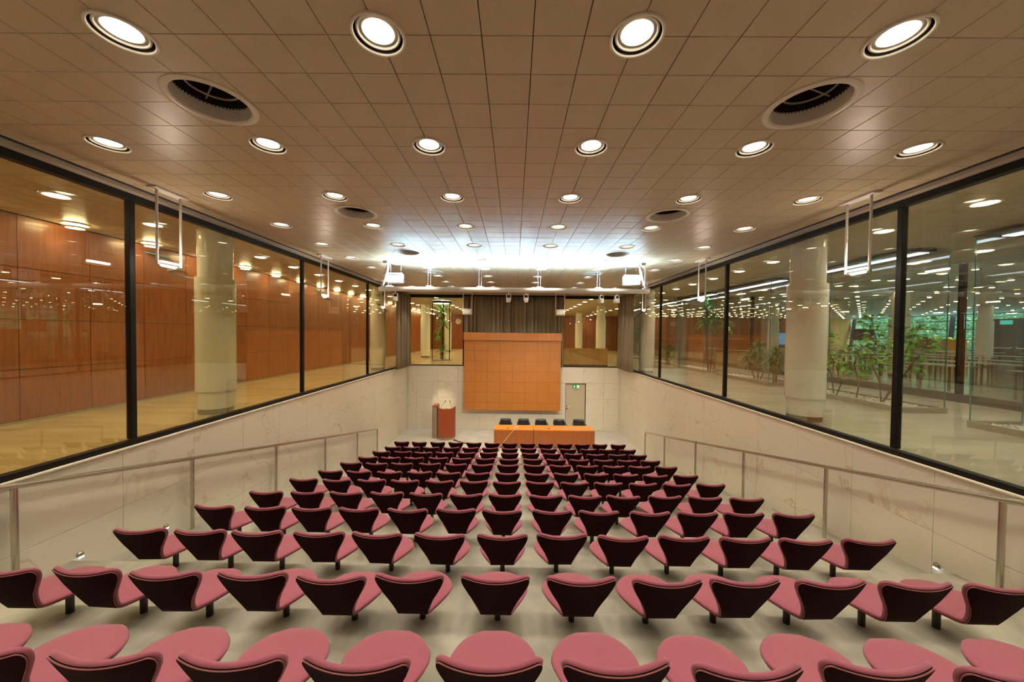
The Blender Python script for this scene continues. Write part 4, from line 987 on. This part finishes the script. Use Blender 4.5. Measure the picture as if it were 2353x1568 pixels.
# planted bank outside
bk = thing('garden_bank', 'bright green overgrown bank outside the canteen windows', 'hedge', P(112, 40, SILL)); rg = random.Random(11); ob = P(112, 40, SILL)
rows = []
for i in range(10):
    row = []
    for j in range(50):
        row.append(P(108+i*3.4+rg.uniform(-.6, .6), -40+j*4.4, SILL-1+i*2.3+rg.uniform(-.8, .8))-ob)
    rows.append(row)
mb = MB(); mb.grid(rows); mb.build('earth', m_hill, bk, True, fix=False)
mb = MB()
for q in range(16000):
    f = rg.uniform(0, 9); p = P(108+f*3.4, rg.uniform(15, 130), SILL-1+f*2.3)-ob+Vector((rg.uniform(-.5, .1), 0, rg.uniform(0, .6)))
    a = rg.uniform(0, 6.28); s_ = rg.uniform(.07, .15); n1 = Vector((rg.uniform(-1, 1), rg.uniform(-1, 1), rg.uniform(-.4, 1))).normalized(); n2 = n1.cross(Vector((rg.uniform(-1, 1), rg.uniform(-1, 1), rg.uniform(-1, 1)))).normalized()
    mb.add([p-n1*s_, p+n2*s_*.45, p+n1*s_, p-n2*s_*.45], [(0, 1, 2, 3)])
o = mb.build('foliage', m_hedge, bk, fix=False); o['kind'] = 'stuff'
# canteen tables
def make_ctable():
    t = thing('canteen_table', '', 'table', (0, 0, 0), 'long canteen tables beyond the inner glass'); L_, W_, H = 2.7, .8, .70
    mb = MB(); mb.cbox(-L_/2, L_/2, -W_/2, W_/2, H-.03, H, .004); mb.build('tabletop', m_ttop, t)
    for x in (-L_/2+.12, 0, L_/2-.12):
        for y in (-W_/2+.08, W_/2-.08):
            mb = MB(); mb.tube([(x, y, 0), (x, y, H-.03)], .03, 8); mb.build('leg', m_tleg, t, True)
    return t
ct = make_ctable(); n_ = 0
for r in range(7):
    for c in range(5):
        x = 41.5+r*8.2; y = 24.0+c*12.5+r*1.4
        if x > 96 or (abs(x-49) < 3.5 and abs(y-44.5) < 5.5) or (abs(x-82) < 3.5 and abs(y-61) < 5.5) or (abs(x-52) < 3.5 and abs(y-70) < 5.5) or (abs(x-75) < 3.5 and abs(y-84) < 5.5) or (abs(x-80)<3.5 and abs(y-30)<5.5): continue
        lab = f'long grey canteen table, {ORD[r]} row behind the inner glass, {ORD[c]} along that row'
        if n_ == 0: ct.location = P(x, y, SILL); ct['label'] = lab; ct.rotation_euler = (0, 0, math.pi/2)
        else: dup(ct, P(x, y, SILL), math.pi/2, lab)
        n_ += 1
# pale counter, exit doors, extinguisher
t = thing('oak_counter', 'pale oak counter front standing before the canteen windows', 'counter', P(97, 84, SILL))
mb = MB(); mb.cbox(-.2, .2, -2.6, 1.8, .0, 1.35, .01); mb.build('front', m_woodY, t); mb = MB(); mb.cbox(-.24, .24, -2.64, 1.84, 1.352, 1.39, .006); mb.build('top', m_woodY, t)
t = thing('exit_doors', 'dark double exit door with white push bars at the canteen windows', 'door', P(99.5, 69.5, SILL))
for i, y in enumerate((-1.05, .0)):
    mb = MB(); mb.cbox(-.04, .04, y+.01, y+1.03, 0, 2.7, .005); lf = mb.build('leaf', m_dark, t)
    mb = MB(); mb.tube([(-.06, y+.08, 1.0), (-.13, y+.14, .92), (-.13, y+.86, .92), (-.06, y+.95, 1.0)], .03, 8); mb.build('push_bar', m_white, lf, True)
mb = MB(); mb.box(-.12, -.05, .1, .6, 2.35, 2.6); mb.build('exit_plate', mat('exit_blue_green', (.0, .3, .3), .4, emit=(.1, .8, .7), estr=.8), t)
t = thing('fire_extinguisher', 'red fire extinguisher standing near the dark exit doors', 'extinguisher', P(98.2, 76.5, SILL))
mb = MB(); mb.lathe([(.09, 0), (.1, .05), (.1, .5), (.07, .6), (.03, .64)], 14, capb=True, capt=True); mb.build('cylinder', m_red, t, True); mb = MB(); mb.tube([(0, 0, .63), (0, 0, .72), (0, .1, .72)], .02, 6); mb.build('valve', m_dark, t)
# far furnishings seen between the vitrines
t = thing('wall_screen', 'small blue television screen on the wall behind the near right column', 'television', P(70.5, 92.5, -.4))
mb = MB(); mb.cbox(-.9, .9, -.04, .04, -.6, .5, .01); cs = mb.build('casing', m_dark, t); mb = MB(); mb.box(-.84, .84, -.05, -.041, -.5, .44); mb.build('display', m_screen, t)
mb = MB(); mb.tube([(0, .05, -.6), (0, .05, -(.4-SILL-.8)*T)], .04, 8); mb.build('stand', m_dark, t)
t = thing('notice_board', 'dark square notice board hung between canteen columns', 'sign', P(81, 81, .55))
mb = MB(); mb.cbox(-.75, .75, -.04, .04, -.35, .45, .01); mb.build('board', m_dark, t); mb = MB(); mb.tube([(0, 0, .45), (0, 0, (CEIL-.55)*T)], .02, 6); mb.build('hanger', m_dark, t)
mb = MB(); mb.tube([(-.45+.12*math.cos(q*.393), -.043, .15+.12*math.sin(q*.393)) for q in range(16)], .012, 4, closed=True); mb.build('round_emblem', m_white, t)
t = thing('low_counter', 'low teak counter along the far end of the canteen', 'counter', P(56, 101, SILL))
mb = MB(); mb.cbox(-6, 3, -.3, .3, 0, 1.2, .02); mb.build('front', m_woodL, t); mb = MB(); mb.cbox(-6.05, 3.05, -.35, .35, 1.202, 1.25, .01); mb.build('top', m_woodY, t)
# balustrade beyond the stage glass
t = thing('stair_parapet', 'low oak parapet panel standing just beyond the stage glass', 'parapet', P(7.6, 53.6, SILL))
for q in range(3):
    mb = MB(); mb.cbox(q*.69+.003, (q+1)*.69-.003, 0, .05, .06, .82, .003); mb.build('panel', m_woodY, t)
mb = MB(); mb.box(0, 2.07, .01, .04, 0, .06); mb.build('plinth', m_dplinth, t)
t = thing('wall_clock', 'round white clock high on the teak wall beyond the stage glass', 'clock', P(-17.5, 107.9, 3.7))
mb = MB(); me = MB().lathe([(.0, 0), (.24, 0), (.26, .04), (.0, .05)], 24).mesh('face', m_white, True); me.transform(Matrix.Rotation(math.pi/2, 4, 'X')); put('face', me, t)
mb = MB(); mb.box(-.012, .012, -.06, -.052, 0, .19); mb.box(0, .14, -.06, -.052, -.012, .012); mb.build('hands', m_dark, t)
